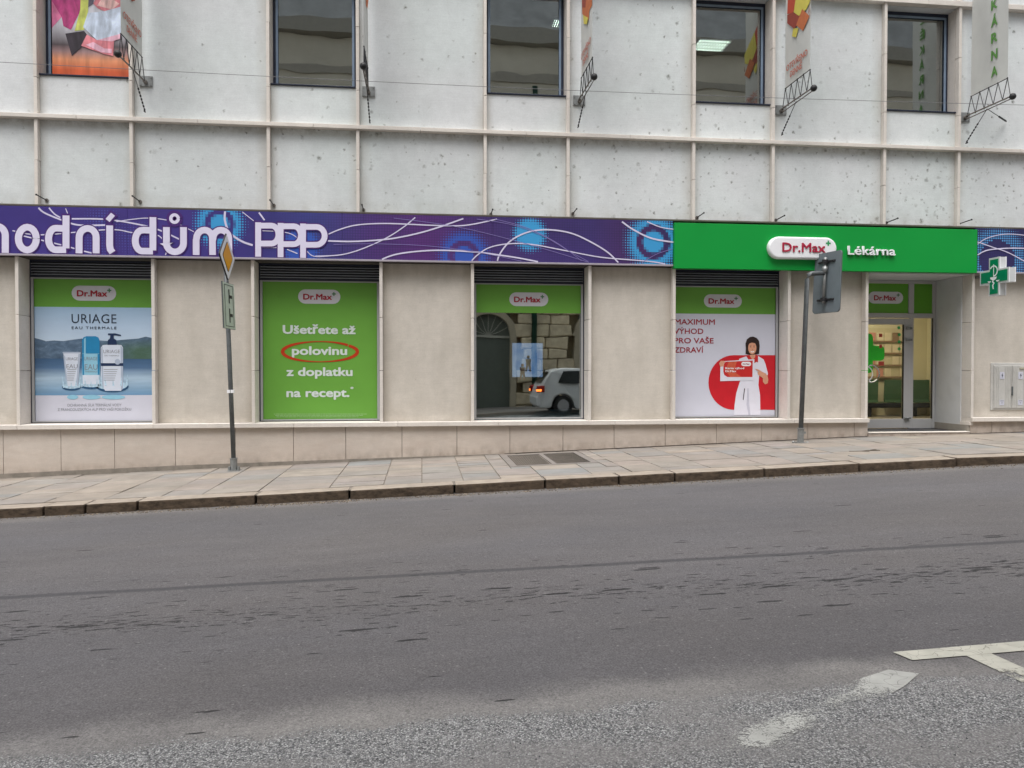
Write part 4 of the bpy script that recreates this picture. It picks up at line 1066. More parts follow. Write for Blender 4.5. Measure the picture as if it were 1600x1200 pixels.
# shop interior behind the clear third window, with display screen
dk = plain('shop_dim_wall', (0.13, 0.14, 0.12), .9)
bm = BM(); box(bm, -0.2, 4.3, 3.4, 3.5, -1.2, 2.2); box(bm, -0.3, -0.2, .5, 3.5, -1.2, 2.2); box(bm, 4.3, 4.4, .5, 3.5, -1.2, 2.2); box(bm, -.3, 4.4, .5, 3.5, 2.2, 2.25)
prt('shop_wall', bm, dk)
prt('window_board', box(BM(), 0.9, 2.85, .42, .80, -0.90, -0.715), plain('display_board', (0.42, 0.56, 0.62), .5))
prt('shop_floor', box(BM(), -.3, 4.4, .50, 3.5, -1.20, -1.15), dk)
ds = thing('display_screen', (1.75, 0.72, 0.1), 'upright lit screen with two small walking figures on pale blue, behind the third shop window', 'screen')
q0 = at(800.5, 536, .70); q1 = at(848, 589, .70)
link('screen_housing', box(BM(), q0[0]-.025, q1[0]+.025, .705, .76, q1[1]-.025, q0[1]+.025, .004), 'black', ds)
def scr():
    m = bpy.data.materials.new('screen_image'); m.use_nodes = True; t = m.node_tree; b = t.nodes['Principled BSDF']
    g = t.nodes.new('ShaderNodeNewGeometry'); nz = t.nodes.new('ShaderNodeTexNoise'); nz.inputs['Scale'].default_value = 4; nz.inputs['Detail'].default_value = 3
    r = t.nodes.new('ShaderNodeValToRGB'); r.color_ramp.elements[0].color = (*lin((96, 142, 205)), 1); r.color_ramp.elements[0].position = .35; r.color_ramp.elements[1].color = (*lin((160, 188, 226)), 1); r.color_ramp.elements[1].position = .6
    t.links.new(g.outputs['Position'], nz.inputs['Vector']); t.links.new(nz.outputs['Fac'], r.inputs[0]); t.links.new(r.outputs[0], b.inputs['Emission Color'])
    b.inputs['Base Color'].default_value = (.02, .02, .02, 1); b.inputs['Emission Strength'].default_value = .42; b.inputs['Roughness'].default_value = .2
    return m
link('screen_face', flat(BM(), [(q0[0], q1[1]), (q1[0], q1[1]), (q1[0], q0[1]), (q0[0], q0[1])], .703), scr(), ds)
for (fx, fy, c_) in ((825.5, 566, 'ink'), (816.5, 579, 'collar')):
    bm = BM(); s_ = .30
    X_, Z_ = at(fx, fy, .70)
    flat(bm, [(X_-.05, Z_+.06), (X_+.05, Z_+.06), (X_+.04, Z_-.04), (X_+.05, Z_-.17), (X_+.02, Z_-.17), (X_+.0, Z_-.06), (X_-.03, Z_-.17), (X_-.055, Z_-.17), (X_-.04, Z_-.04)], .700)
    flat(bm, arc(X_, Z_+.095, .028, .032, 0, 340, 10), .700)
    link('screen_figure', bm, c_, ds)

# ---- fascia: long purple banner board
def purple():
    N = NT('purple_fascia_print', 0.5, 0.35); X, Y, Z = N.sep()
    x0, x1 = at(0, 380, -.06)[0], at(1060, 380, -.06)[0]
    f = N.rng(X, x0, x1)
    cs_ = [(0.0, (62, 50, 128)), (1.0, (48, 44, 96)), (0.18, (66, 52, 130)), (0.33, (60, 50, 126)), (0.44, (58, 62, 132)), (0.52, (78, 50, 122)), (0.60, (88, 44, 118)), (0.72, (66, 48, 112)), (0.86, (62, 48, 112)), (0.93, (74, 42, 98))]
    c = N.ramp(f, [(p, tuple(v*0.92 for v in lin(q))) for p, q in cs_])
    n = N.rng(N.noise(0.9, N.mp((1, 1, 1.5)), detail=3), 0.3, 0.7, 0.85, 1.15)
    c = N.bright(c, n)
    # woven grid of tiny squares
    fr = 23.0
    def cell(v, off=0.0): return N.math('SUBTRACT', N.math('FRACT', N.math('MULTIPLY_ADD', v, fr, off+200)), 0.5)
    cx, cz = cell(X), cell(Z); ax, az = N.math('ABSOLUTE', cx), N.math('ABSOLUTE', cz)
    mxx = N.math('MAXIMUM', ax, az)
    sq = N.rng(mxx, 0.36, 0.44, 0, 1)
    gridmask = N.mul(N.rng(X, -2.8, -1.2), N.rng(N.noise(0.8), 0.3, 0.55, .4, 1))
    c = N.mix(N.mul(N.mul(sq, gridmask), 0.55), c, (0.018, 0.018, 0.06))
    blobs = [(343, 350, 38, 'c', 1), (470, 385, 30, 'b', 0), (210, 370, 28, 'd', 0), (160, 345, 26, 'd', 0), (148, 385, 22, 'd', 0), (725, 400, 39, 'b', 1), (828, 366, 26, 'c', 0), (1021, 378, 42, 'c', 1), (1558, 405, 44, 'e', 1)]
    C = {'c': lin((58, 156, 212)), 'b': lin((48, 86, 178)), 'd': lin((84, 96, 178)), 'e': lin((80, 150, 205))}
    rr = N.math('SQRT', N.math('ADD', N.mul(cx, cx), N.mul(cz, cz)))
    Xc = N.math('DIVIDE', N.math('ADD', N.math('FLOOR', N.math('MULTIPLY_ADD', X, fr, 200)), -199.5), fr)
    Zc = N.math('DIVIDE', N.math('ADD', N.math('FLOOR', N.math('MULTIPLY_ADD', Z, fr, 200)), -199.5), fr)
    for (bx, by, r, k, ring) in blobs:
        qx, qz = at(bx, by, -.06); R_ = abs(at(bx+r, by, -.06)[0]-qx)
        dx = N.math('DIVIDE', N.math('ADD', Xc, -qx), R_); dz = N.math('DIVIDE', N.math('ADD', Zc, -qz), R_)
        d = N.math('SQRT', N.math('ADD', N.mul(dx, dx), N.mul(dz, dz)))
        size = N.rng(d, 0.55 if k != 'd' else 0.0, 1.15, 0.78 if k != 'd' else 0.36, 0.10)
        m = N.rng(N.math('SUBTRACT', N.math('MAXIMUM', rr, mxx), size), -0.03, 0.05, 1, 0)
        m = N.mul(m, N.math('LESS_THAN', d, 1.2))
        if k == 'e': m = N.mul(N.mul(m, N.math('GREATER_THAN', d, .62)), N.rng(rr, .34, .42, 1, 0))
        if ring and k != 'e':
            rg = N.mul(N.rng(d, 0.36, 0.42), N.rng(d, 0.60, 0.66, 1, 0)); m = N.mul(m, N.math('SUBTRACT', 1.0, rg))
        c = N.mix(N.mul(m, 0.9 if k != 'd' else 0.55), c, C[k])
    return N.col(c)
MT['purple'] = purple()
LS = thing('purple_fascia_sign', (-2.6, -0.04, 1.80), 'long purple fascia board with big white rounded letters and swirling white lines', 'sign')
YS = -0.06
pjs = [-10.0, -7.5, -4.68, -1.30, 1.2, 4.35]
for a, b_ in zip(pjs, pjs[1:]): link('sign_panel', box(BM(), a+.001, b_-.001, YS, 0.0, 1.835, 2.585, .002), 'purple', LS)
link('sign_trim', box(BM(), -10, 4.35, YS-.012, 0.0, 1.806, 1.834, .002), plain('trim_mauve', (0.36, 0.33, 0.38), .5), LS)
LS2 = thing('purple_fascia_sign', (11.5, -0.04, 1.80), 'dark blue fascia board with pale dots, right of the green one', 'sign')
link('sign_panel', box(BM(), 10.05, 15.2, YS, 0.0, 1.80, 2.585, .002), 'purple', LS2)
link('sign_trim', box(BM(), 10.05, 15.2, YS-.010, 0.0, 1.772, 1.799, .002), plain('trim_grey', (0.36, 0.33, 0.38), .5), LS2)
MT['swirl'] = plain('swirl_white', lin((205, 200, 226)), .5, .03)
MT['swirl2'] = plain('swirl_faint', lin((128, 116, 176)), .5, .03)
def z5(p): return (p[0]/3.077, 310+p[1]/3.077)
def z6(p): return (500+p[0]/2.857, 310+p[1]/2.857)
def z7(p): return (1000+p[0]/2.667, 330+p[1]/2.667)
yoff = [0]
def swirl(pts, conv, wpx, parent=LS, mat='swirl'):
    yoff[0] += 1; y = YS-.0016-.00022*yoff[0]
    q = catmull(px([conv(p) for p in pts], y)); zlo = 1.838 if parent is LS else 1.803
    q = [p for p in q if zlo < p[1] < 2.582]
    if len(q) > 2: link('swirl_line', stroke(BM(), q, wpx/93.0, y), mat, parent)
for pts, wv in (([(185, 45), (215, 70), (300, 105), (380, 128), (520, 128)], 2.4), ([(235, 45), (262, 75), (290, 92)], 2.0), ([(315, 48), (325, 72)], 1.2), ([(345, 98), (500, 100), (640, 120), (760, 150), (900, 215)], 2.2), ([(560, 112), (640, 100), (720, 95), (830, 112), (960, 175)], 1.3),
                ([(1082, 62), (1082, 110), (1105, 165), (1160, 205), (1215, 225)], 3.0), ([(1245, 68), (1272, 105)], 2.4), ([(1165, 65), (1220, 108)], 1.2), ([(110, 180), (300, 225), (430, 260), (560, 283)], 2.0), ([(60, 155), (200, 175), (520, 150), (640, 165), (760, 178), (800, 240), (790, 285)], 1.6),
                ([(1260, 155), (1380, 165), (1440, 200), (1500, 275), (1600, 275)], 1.2), ([(1260, 235), (1400, 235), (1500, 225)], 2.0), ([(1380, 245), (1430, 265)], 1.6)):
    swirl(pts, z5, wv)
for pts, wv, mm in (([(28, 164), (90, 138), (170, 118), (300, 112), (500, 120), (620, 122), (700, 112), (790, 92)], 1.9, 'swirl'), ([(22, 189), (150, 192), (300, 182), (420, 160), (520, 132), (640, 90)], 2.3, 'swirl'), ([(-20, 258), (90, 252), (180, 228), (290, 180), (370, 130), (425, 85)], 1.7, 'swirl'),
                ([(238, 290), (330, 252), (450, 235), (560, 232), (700, 240), (850, 260), (960, 280), (1055, 302)], 2.3, 'swirl'), ([(662, 297), (700, 255), (760, 218), (850, 202), (950, 206), (1080, 230), (1250, 262), (1400, 275), (1500, 285), (1570, 300)], 1.8, 'swirl'),
                ([(788, 300), (802, 250), (850, 190), (930, 150), (1020, 140), (1120, 155), (1210, 195), (1290, 245), (1348, 305)], 2.3, 'swirl'), ([(1348, 104), (1400, 140), (1480, 178), (1580, 196)], 2.6, 'swirl'), ([(1460, 104), (1520, 128), (1580, 138)], 1.6, 'swirl'),
                ([(330, 88), (560, 118), (760, 160), (1000, 225), (1200, 285), (1260, 300)], .8, 'swirl2'), ([(700, 92), (860, 118), (1000, 170), (1120, 240), (1230, 298)], .8, 'swirl2'), ([(780, 92), (920, 130), (1060, 200), (1190, 296)], .8, 'swirl2'), ([(60, 205), (250, 203), (480, 212), (700, 240), (900, 280), (985, 300)], .8, 'swirl2'), ([(1420, 298), (1500, 250), (1575, 225)], .9, 'swirl2')):
    swirl(pts, z6, wv, mat=mm)
for pts, wv in (([(1407, 138), (1440, 115), (1500, 98), (1560, 96), (1640, 105)], 1.3), ([(1407, 128), (1470, 150), (1540, 175), (1640, 230)], 1.6), ([(1407, 182), (1450, 162), (1540, 154), (1640, 156)], 2.0)):
    swirl(pts, z7, wv, parent=LS2)
# rounded letters, drawn as strokes over a purple outline
MT['letterw'] = plain('letter_white', lin((214, 210, 232)), .45, .02)
MT['outline'] = plain('letter_outline', lin((70, 36, 110)), .5, .02)
def letter(strokes, wpx, acc=None, sc_px=110):
    """strokes in photo pixels; a fat outline below and the white glyph above"""
    y = YS-.012
    for k, s in enumerate(strokes):
        pass
    ob = BM(); wb_ = BM()
    for k, s in enumerate(strokes):
        q = px(s, y); e = .030
        v0 = (Vector(q[0])-Vector(q[1])).normalized()*e; v1 = (Vector(q[-1])-Vector(q[-2])).normalized()*e
        closed = (Vector(q[0])-Vector(q[-1])).length < .02
        q2 = list(q)
        if not closed: q2[0] = tuple(Vector(q[0])+v0); q2[-1] = tuple(Vector(q[-1])+v1)
        letn[0] += 1; e_ = letn[0]*.00013
        stroke(ob, q2, (wpx+4.0)/sc_px, YS-.0068-e_, YS-.0062)
        stroke(wb_, q, (wpx if k < 1 or not acc else acc)/sc_px, YS-.0100-e_, YS-.0096)
    o = link('letter', wb_, 'letterw', LS); link('letter_edge', ob, 'outline', o)
letn = [0]
def E(pts): return [(p[0]/3.077, 310+p[1]/3.077) for p in pts]
W_ = 11.4
def bowl(cx, cy, rx, ry, a0=0, a1=360, n=24): return E(arc(cx, cy, rx, ry, a0, a1, n))
letter([E([(-62, 265), (-62, 70)]), E([(-62, 200)]+arc(-18, 178, 43, 45, 180, 360, 14)+[(25, 262)])], W_)        # h, cut by the frame
letter([bowl(131, 193, 43, 55)], W_)                                                                          # o
letter([bowl(268, 207, 34, 42, -90, -270, 16)[::-1]+E([(317, 249)]) if False else E([(317, 82), (317, 240)]), E([(317, 145), (275, 143)]+arc(268, 195, 35, 52, -90, -270, 14)+[(317, 247)])], W_)
letter([E([(380, 264), (380, 195)]+arc(421, 188, 41, 44, 180, 360, 14)+[(462, 264)])], W_)                     # n
letter([E([(527, 130), (527, 225), (530, 245), (541, 260)]), E([(517, 106), (543, 76)])], W_, 8.5)                 # í
letter([E([(735, 90), (735, 250)]), E([(735, 154), (690, 152)]+arc(683, 203, 33, 50, -90, -270, 14)+[(735, 254)])], W_)  # d
letter([E([(800, 138), (800, 215)]+arc(841, 215, 41, 42, 180, 0, 14)+[(882, 138)]), bowl(839, 97, 18, 18)], W_, 5.5)
letter([E([(943, 272), (943, 200)]+arc(983, 192, 38, 40, 180, 360, 12)+[(1022, 272)]), E([(1022, 200)]+arc(1062, 192, 38, 40, 180, 360, 12)+[(1101, 275)])], W_)
for k, (sx, yo) in enumerate(((1241, 0), (1349, 3), (1457, 6))):
    xr = sx+88
    P_ = [E([(sx, 280+yo), (sx, 115+yo)]), E([(sx+2, 131+yo), (xr-46, 131+yo)]+arc(xr-24, 174+yo, 34 if k < 2 else 40, 43, -90, 90, 12)+[(sx+2, 217+yo)])]
    letter(P_, 9.8, sc_px=106)

# ---- green pharmacy fascia
GS = thing('green_fascia_sign', (7.2, -0.1, 1.77), 'bright green pharmacy fascia board above the entrance with a white pill logo', 'sign')
YF = -0.13
gx0, gx1 = at(1054, 380, YF)[0], at(1527, 390, YF)[0]
gz0, gz1 = at(1200, 421.3, YF)[1]-.0, at(1200, 351.2, YF)[1]
link('sign_panel', box(BM(), gx0, gx1, YF, 0.0, gz0, gz1, .003), 'green', GS)
bm = BM(); x0, x1 = at(1201.5, 386, YF-.09)[0], at(1308, 388, YF-.09)[0]; zc = at(1255, 387.3, YF-.09)[1]; h = at(1255, 370, YF-.09)[1]-zc
# puffed pill: stacked outlines
lev = [(0.0, .0), (.06, .0), (.078, .006), (.088, .018), (.092, .034)]
rings = []
for (dy, ins) in lev: rings.append([bm.verts.new((x, YF-dy, z)) for x, z in pill_pts(x0+ins, x1-ins, zc-h+ins, zc+h-ins, 12)])
for r0, r1 in zip(rings, rings[1:]):
    for i in range(len(r0)): bm.faces.new((r0[i], r0[(i+1) % len(r0)], r1[(i+1) % len(r1)], r1[i]))
bm.faces.new(rings[-1])
pl = link('logo_pill', bm, 'white', GS)
for p in pl.data.polygons: p.use_smooth = len(p.vertices) == 4
link_words('lettering', textpx('Dr.Max', 1222, 1289.5, 394, YF-.0935, 378.5, bold=.02, ext=.002), plain('logo_crimson', lin((168, 38, 66)), .45), pl)
pX, pZ = at(1294.3, 380, YF-.096)
link('plus_mark', flat(BM(), plus_pts(pX, pZ, .045, .014), YF-.096), 'plus', pl)
link_words('lettering', textpx('Lékárna', 1323.5, 1397.5, 398.8, YF-.006, 384.2, bold=.014, ext=.014, spacing=1.03), 'white', GS)

# ---- green cross projecting sign
CX = 10.10
CS = thing('pharmacy_cross', (CX, -0.45, 1.3), 'green and white illuminated style pharmacy cross box projecting from the wall above the cabinet', 'sign')
def cross_pts(cy, cz, A, B, C=None):
    return [(cy-B, cz+A), (cy+B, cz+A), (cy+B, cz+B), (cy+(C or A), cz+B), (cy+(C or A), cz-B), (cy+B, cz-B), (cy+B, cz-A), (cy-B, cz-A), (cy-B, cz-B), (cy-(C or A), cz-B), (cy-(C or A), cz+B), (cy-B, cz+B)]
cy_, cz_ = -0.465, 1.655
link('cross_box', prism(BM(), cross_pts(cy_, cz_, .335, .125, .345), CX, CX+.13, 'X'), plain('cross_side_white', (0.55, 0.57, 0.58), .4), CS)
link('cross_rim', prism(BM(), cross_pts(cy_, cz_, .340, .130, .350), CX+.002, CX+.016, 'X'), 'white', CS)
link('cross_rim', prism(BM(), cross_pts(cy_, cz_, .340, .130, .350), CX+.118, CX+.132, 'X'), 'white', CS)
link('cross_face', prism(BM(), cross_pts(cy_, cz_, .306, .096, .316), CX-.006, CX-.001, 'X'), plain('cross_green', (0.0, 0.21, 0.095), .35), CS)
def yz(pts, x, wd):
    b2 = BM(); L, Rr = ribbon_pts(pts, wd)
    va = [b2.verts.new((x, p.x, p.y)) for p in L]; vb = [b2.verts.new((x, p.x, p.y)) for p in Rr]
    for i in range(len(va)-1): b2.faces.new((va[i], va[i+1], vb[i+1], vb[i]))
    return b2
em = BM(); xx = CX-.010
merge(em, yz([(cy_, cz_+.22), (cy_, cz_+.0)], xx, .016))
merge(em, yz([(cy_-.09*math.sin(t), cz_+.10+.09*math.cos(t)) for t in [math.radians(-60+i*17) for i in range(15)]], xx-.001, .024))
flat(em, [(cy_+p[0], cz_+p[1]) for p in arc(0, -.005, .08, .06, 180, 360, 12)], xx-.002, 'X')
merge(em, yz([(cy_+p[0], cz_+p[1]) for p in ((0, -.055), (.02, -.085), (-.015, -.115), (.015, -.15), (0, -.22))], xx-.003, .024))
flat(em, [(cy_+p[0], cz_+p[1]) for p in arc(-.10, -.07, .042, .026, 180, 360, 8)], xx, 'X')
flat(em, [(cy_+p[0], cz_+p[1]) for p in arc(.10, -.07, .042, .026, 180, 360, 8)], xx, 'X')
link('cross_emblem', em, 'white', CS)
link('mounting_arm', tube(BM(), [(CX+.065, -.13, cz_+.05), (CX+.065, .12, cz_+.05)], .025), 'steel', CS)

# ---- utility cabinet
bx0, bz1 = at(1552.5, 567, 0.05); bz0 = at(1552.5, 641, 0.05)[1]; bx1 = bx0+1.15
UC = thing('utility_cabinet', (bx0+.5, 0.1, bz0), 'pale grey two door electricity cabinet set in the wall at the right edge', 'cabinet')
link('cabinet_frame', box(BM(), bx0, bx1, 0.11, 0.16, bz0, bz1, .006), 'plasticw', UC)
for d_i in range(2):
    a = bx0+.045+d_i*.375; b_ = a+.362
    dr = link('cabinet_door', box(BM(), a, b_, 0.092, 0.108, bz0+.035, bz1-.045, .004), 'plasticw', UC)
    for r_i in range(10):
        xr_ = a+.02+r_i*(b_-a-.04)/9
        if 3 <= r_i <= 5: continue
        link('rib', box(BM(), xr_-.005, xr_+.005, .084, .0915, bz0+.06, bz1-.08), 'plasticw', dr)
    mxp = (a+b_)/2-.02
    link('warning_plate', box(BM(), mxp-.045, mxp+.045, .086, .091, bz1-.30, bz1-.17), 'pwhite', dr)
    bmx = BM(); flat(bmx, [(mxp+.01, bz1-.185), (mxp-.02, bz1-.235), (mxp, bz1-.232), (mxp-.008, bz1-.285), (mxp+.02, bz1-.222), (mxp+.002, bz1-.225)], .083); link('lightning_symbol', bmx, 'ink', dr)
    link('label_plate', box(BM(), mxp-.045, mxp+.045, .086, .091, bz0+.09, bz0+.19), 'pwhite', dr)
    b2 = BM(); flat(b2, [(mxp-.035, bz0+.168), (mxp+.035, bz0+.168), (mxp+.035, bz0+.175), (mxp-.035, bz0+.175)], .083); flat(b2, [(mxp-.015, bz0+.13), (mxp+.015, bz0+.13), (mxp+.015, bz0+.137), (mxp-.015, bz0+.137)], .083); link('label_print', b2, 'ink', dr)
link('cabinet_handle', box(BM(), bx0+.395, bx0+.425, .070, .090, bz0+.27, bz0+.44, .004), 'poled', UC)
link('cabinet_label', box(BM(), bx0+.56, bx0+.76, .078, .090, bz1-.115, bz1-.085), plain('label_tan', (.42, .40, .30), .6), UC)

# ---- small iron hooks above the fascia
hooks = [(73, 313, 58, 304, 'in the far left corner above the letters'), (219, 315, 208, 308, 'above the small letters left of the lamp post sign'), (428, 321, 424, 315, 'above the first of the three joined capitals'), (568, 328, 569.5, 321, 'above the purple swirl right of the capitals'),
         (767, 335, 769, 326, 'above the dark blue disc of the fascia'), (895, 334, 902, 328.5, 'above the arching white line of the fascia'), (1089, 340, 1100, 334, 'above the left end of the green board'), (1212, 344, 1226, 338, 'above the white pill logo'),
         (1385, 348, 1401, 341.5, 'above the white pharmacy word on green'), (1498, 350, 1518, 345, 'above the right end of the green board')]
for (hx, hy, tx, ty, wh) in hooks:
    X_, Z_ = at(hx, hy, .08); ln = .33
    H = thing('wall_hook', (X_, .08, Z_), 'small rusty iron wall hook '+wh, 'hook', 'iron hooks along the foot of the upper wall')
    b2 = BM(); tube(b2, [(X_, .084, Z_), (X_, .070, Z_)], .030, 10); link('hook_plate', b2, 'rust', H)
    b2 = BM(); tube(b2, [(X_, .07, Z_), (X_, -.18, Z_+.012), (X_, -.245, Z_+.015)], .009, 6); tube(b2, [(X_, -.246, Z_+.015), (X_, -.262, Z_+.016)], .015, 6); link('hook_rod', b2, 'black', H)

# ---- banner brackets and banners
BR = [  # plate px, stay foot px, label words
    ((228, 127), (227, 175), 'leftmost, beside the poster window'), ((576, 143), (578, 192), 'right of the second upper window'), ((905, 157), (903, 199), 'right of the third upper window'),
    ((1220, 172), (1221, 211), 'right of the fourth upper window'), ((1507, 183), (1509, 224), 'at the far right, with two stays')]
HW = 'hanging from the wall brackets'
bann = []
for i, ((ax, ay), (sx, sy), wh) in enumerate(BR):
    X_, Z_ = at(ax, ay, .07)
    B = thing('banner_bracket', (X_, .08, Z_), 'black iron banner bracket with zigzag lacing, '+wh, 'bracket', 'banner brackets along the upper wall')
    b2 = BM(); box(b2, X_-.105, X_+.105, .062, .084, Z_-.085, Z_+.085, .003)
    for dx in (-.08, .08):
        for dz in (-.06, .06): tube(b2, [(X_+dx, .061, Z_+dz), (X_+dx, .050, Z_+dz)], .010, 6)
    link('wall_plate', b2, 'steel', B)
    b2 = BM(); L_ = 1.06; tube(b2, [(X_-.015, .06, Z_), (X_-.015, -L_, Z_-.02)], .012, 6); tube(b2, [(X_+.02, .06, Z_-.045), (X_+.015, -L_, Z_-.05)], .009, 6); tube(b2, [(X_, .06, Z_-.02), (X_, .0, Z_-.02)], .03, 8)
    link('arm', b2, 'rust', B)
    b2 = BM(); ball(b2, (X_, -L_-.03, Z_-.03), .055, 12); link('end_ball', b2, 'black', B, smooth=True)
    YA, YB, HZ = -.10, -.97, Z_+.32; n = 5 if i != 0 else 5
    b2 = BM(); pts = []
    for k in range(n):
        ya = YA+(YB-YA)*k/(n-1); pts.append((X_, ya, HZ+random.uniform(-.006, .006)))
        if k < n-1: pts.append((X_, ya+(YB-YA)*.5/(n-1), Z_-.01))
    pts = [(X_, 0.0, Z_-.01)]+pts+[(X_, -L_+.02, Z_-.01)]
    for p0, p1 in zip(pts, pts[1:]): tube(b2, [p0, p1], .0065, 5)
    tube(b2, [(X_, YA, HZ), (X_, YB, HZ)], .008, 5)
    for p0 in pts: ball(b2, p0, .013, 6)
    link('lacing', b2, 'black', B)
    fX, fZ = at(sx, sy, .06); b2 = BM(); m0 = Vector((X_, -.50, Z_-.04)); m1 = Vector((fX, .06, fZ))
    tube(b2, [m0, m1], .006, 5)
    for k in range(5, 12): tube(b2, [m0.lerp(m1, k/12), m0.lerp(m1, k/12+.04)], .014, 5)
    tube(b2, [m1, m1-Vector((0, .05, 0))], .012, 6)
    if i == 4:
        gX, gZ = at(1573, 190, .06); m2 = Vector((gX, .06, gZ)); tube(b2, [m0, m2], .006, 5); tube(b2, [m0.lerp(m2, .6), m0.lerp(m2, .95)], .016, 6)
    link('stay_chain', b2, 'black', B)
    # the cloth
    side = 1 if X_ < 0 else -1
    lab = ['pale banner with red words, hanging at the left beside the poster window', 'pale banner seen edge on with an orange diamond motif', 'pale banner seen at a narrow angle with brown diamonds above faint words',
           'pale banner with red, orange and yellow diamonds above red words', 'pale banner with green capital letters running down it'][i]
    BN = thing('hanging_banner', (X_, (YA+YB)/2, HZ), lab, 'banner', 'banners hanging from the wall brackets')
    b2 = BM(); nu, nz_ = 10, 14; g_ = []
    for kz in range(nz_+1):
        row = []
        for ku in range(nu+1):
            u_ = ku/nu; row.append(b2.verts.new((X_+.006*math.sin(u_*9+kz*.5+i), YA+(YB-YA)*u_, HZ+kz*.28)))
        g_.append(row)
    for kz in range(nz_):
        for ku in range(nu): b2.faces.new((g_[kz][ku], g_[kz][ku+1], g_[kz+1][ku+1], g_[kz+1][ku]))
    cloth = link('banner_cloth', b2, 'banner', BN, smooth=True)
    bann.append((X_, Z_, HZ, YA, YB, side, BN))
def bpoly(i, pts, mat, lay=1):
    X_, Z_, HZ, YA, YB, side, BN = bann[i]; xp = X_+side*(.010+.002*lay)
    q = [atX(x, y, xp) for x, y in pts]; q = [(min(max(a_, YB), YA), z) for a_, z in q]
    link('banner_motif', flat(BM(), q, xp, 'X'), mat, BN)
MT['b_red'] = plain('motif_red', lin((186, 78, 58)), .8); MT['b_drk'] = plain('motif_brown', lin((150, 72, 60)), .8)
MT['b_yel'] = plain('motif_yellow', lin((208, 196, 92)), .8); MT['b_or'] = plain('motif_orange', lin((192, 112, 72)), .8)
def q4(p): return (1200+p[0]/3.43, p[1]/3.43)
for pts, m_, l_ in (([(108, -60), (155, -60), (155, 0), (135, 70), (103, 75)], 'b_red', 1), ([(103, 80), (135, 65), (183, 95), (140, 155), (103, 125)], 'b_drk', 2), ([(155, -60), (236, -60), (235, 0), (205, 50), (165, 85), (138, 65)], 'b_yel', 3),
                    ([(183, 48), (222, 85), (187, 165), (150, 135)], 'b_or', 4), ([(222, 30), (236, 25), (235, 50), (215, 75)], 'b_drk', 5), ([(135, 150), (163, 152), (150, 200), (128, 195)], 'b_yel', 1)):
    bpoly(3, [q4(p) for p in pts], m_, l_)
def q3(p): return (750+p[0]/3.43, p[1]/3.43)
for pts, m_, l_ in (([(545, -40), (603, -40), (606, 15), (585, 60), (582, 108), (548, 75)], 'b_or', 1), ([(548, -40), (570, -40), (565, 40), (547, 40)], 'b_drk', 2), ([(552, 80), (580, 95), (572, 130), (556, 128)], 'b_yel', 2)):
    bpoly(2, [q3(p) for p in pts], m_, l_)
def q2(p): return (400+p[0]/3.43, p[1]/3.43)
bpoly(1, [q2(p) for p in [(588, -40), (606, -40), (606, 30), (598, 46), (590, 30)]], 'b_or', 1)
bpoly(0, [(203, -12), (214, -12), (211, 1), (206, 2.5)], 'b_drk', 1)
def btext(i, s, u0, u1, zb, h, mat, bold=.02):
    """horizontal line on the banner cloth, u = distance from the wall edge of the cloth"""
    X_, Z_, HZ, YA, YB, side, BN = bann[i]; xp = X_+side*.016
    bm_ = text_bm(s, bold); xs_ = [v.co.x for v in bm_.verts]; a_, b2_ = min(xs_), max(xs_)
    for v in bm_.verts:
        t = (v.co.x-a_)/(b2_-a_); u_ = u0+(u1-u0)*t
        yy = YA-u_ if side < 0 else YB+u_
        v.co = Vector((xp+side*v.co.z*.25, yy, zb+v.co.y*h/.73))
    link('lettering', bm_, mat, BN)
MT['b_txt'] = plain('banner_red_text', lin((196, 120, 104)), .8); MT['b_grn'] = plain('banner_green_text', lin((96, 146, 74)), .8)
for i in (0, 2, 3):
    HZ = bann[i][2]; z1_ = atX(1250, 83, bann[3][0])[1] if i == 3 else HZ+.36
    btext(i, 'OTEVŘENO', .06, .80, HZ+.27, .105, 'b_txt'); btext(i, 'DENNĚ', .20, .62, HZ+.12, .105, 'b_txt')
for ch, yy in (('L', -24), ('É', 6-.0), ):
    pass
hz5 = bann[4][2]
for ch, cyp in (('A', 111), ('N', 84.6), ('R', 58), ('Á', 32.5), ('K', 6), ('É', -21), ('L', -48)):
    yv, zv = atX(1553.5, cyp, bann[4][0]-.016)
    u_ = bann[4][3]-yv; btext(4, ch, u_-.075, u_+.075, zv-.085, .17, 'b_grn', .035)

# ---- upper poster in the first window
up = thing('upper_window_poster', (-5.35, .27, 4.74), 'colourful poster of pink and lilac shopping bags over glowing orange in the first upper window', 'poster')
YU = .268
ax0, az0 = at(82, 123.5, YU); ax1, _z = at(201, 129, YU); ax1 = -4.70
def bagmat():
    N = NT('print_glow', .4, .4); X, Y, Z = N.sep()
    f = N.rng(Z, 4.74, 5.6)
    c = N.ramp(f, [(0, lin((196, 88, 58))), (1, lin((205, 205, 214))), (.15, lin((206, 96, 58))), (.35, lin((224, 150, 110))), (.5, lin((160, 130, 130))), (.62, lin((90, 80, 84)))])
    n = N.rng(N.noise(3, N.mp((3, 1, .6)), detail=2), .3, .7, .75, 1.2)
    return N.col(N.bright(c, n))
link('poster_sheet', flat(BM(), [(ax0, 4.77), (ax1, 4.77), (ax1, ZT0-.12), (ax0, ZT0-.12)], YU), bagmat(), up)
def q1(p): return (p[0]/3.43, p[1]/3.43)
cc = {'m1': (188, 70, 130), 'm2': (214, 120, 160), 'y1': (206, 214, 110), 'l1': (196, 208, 226), 'p1': (214, 130, 140), 'p2': (226, 178, 196), 'g1': (108, 104, 120), 'k1': (52, 46, 54), 'c1': (232, 190, 186)}
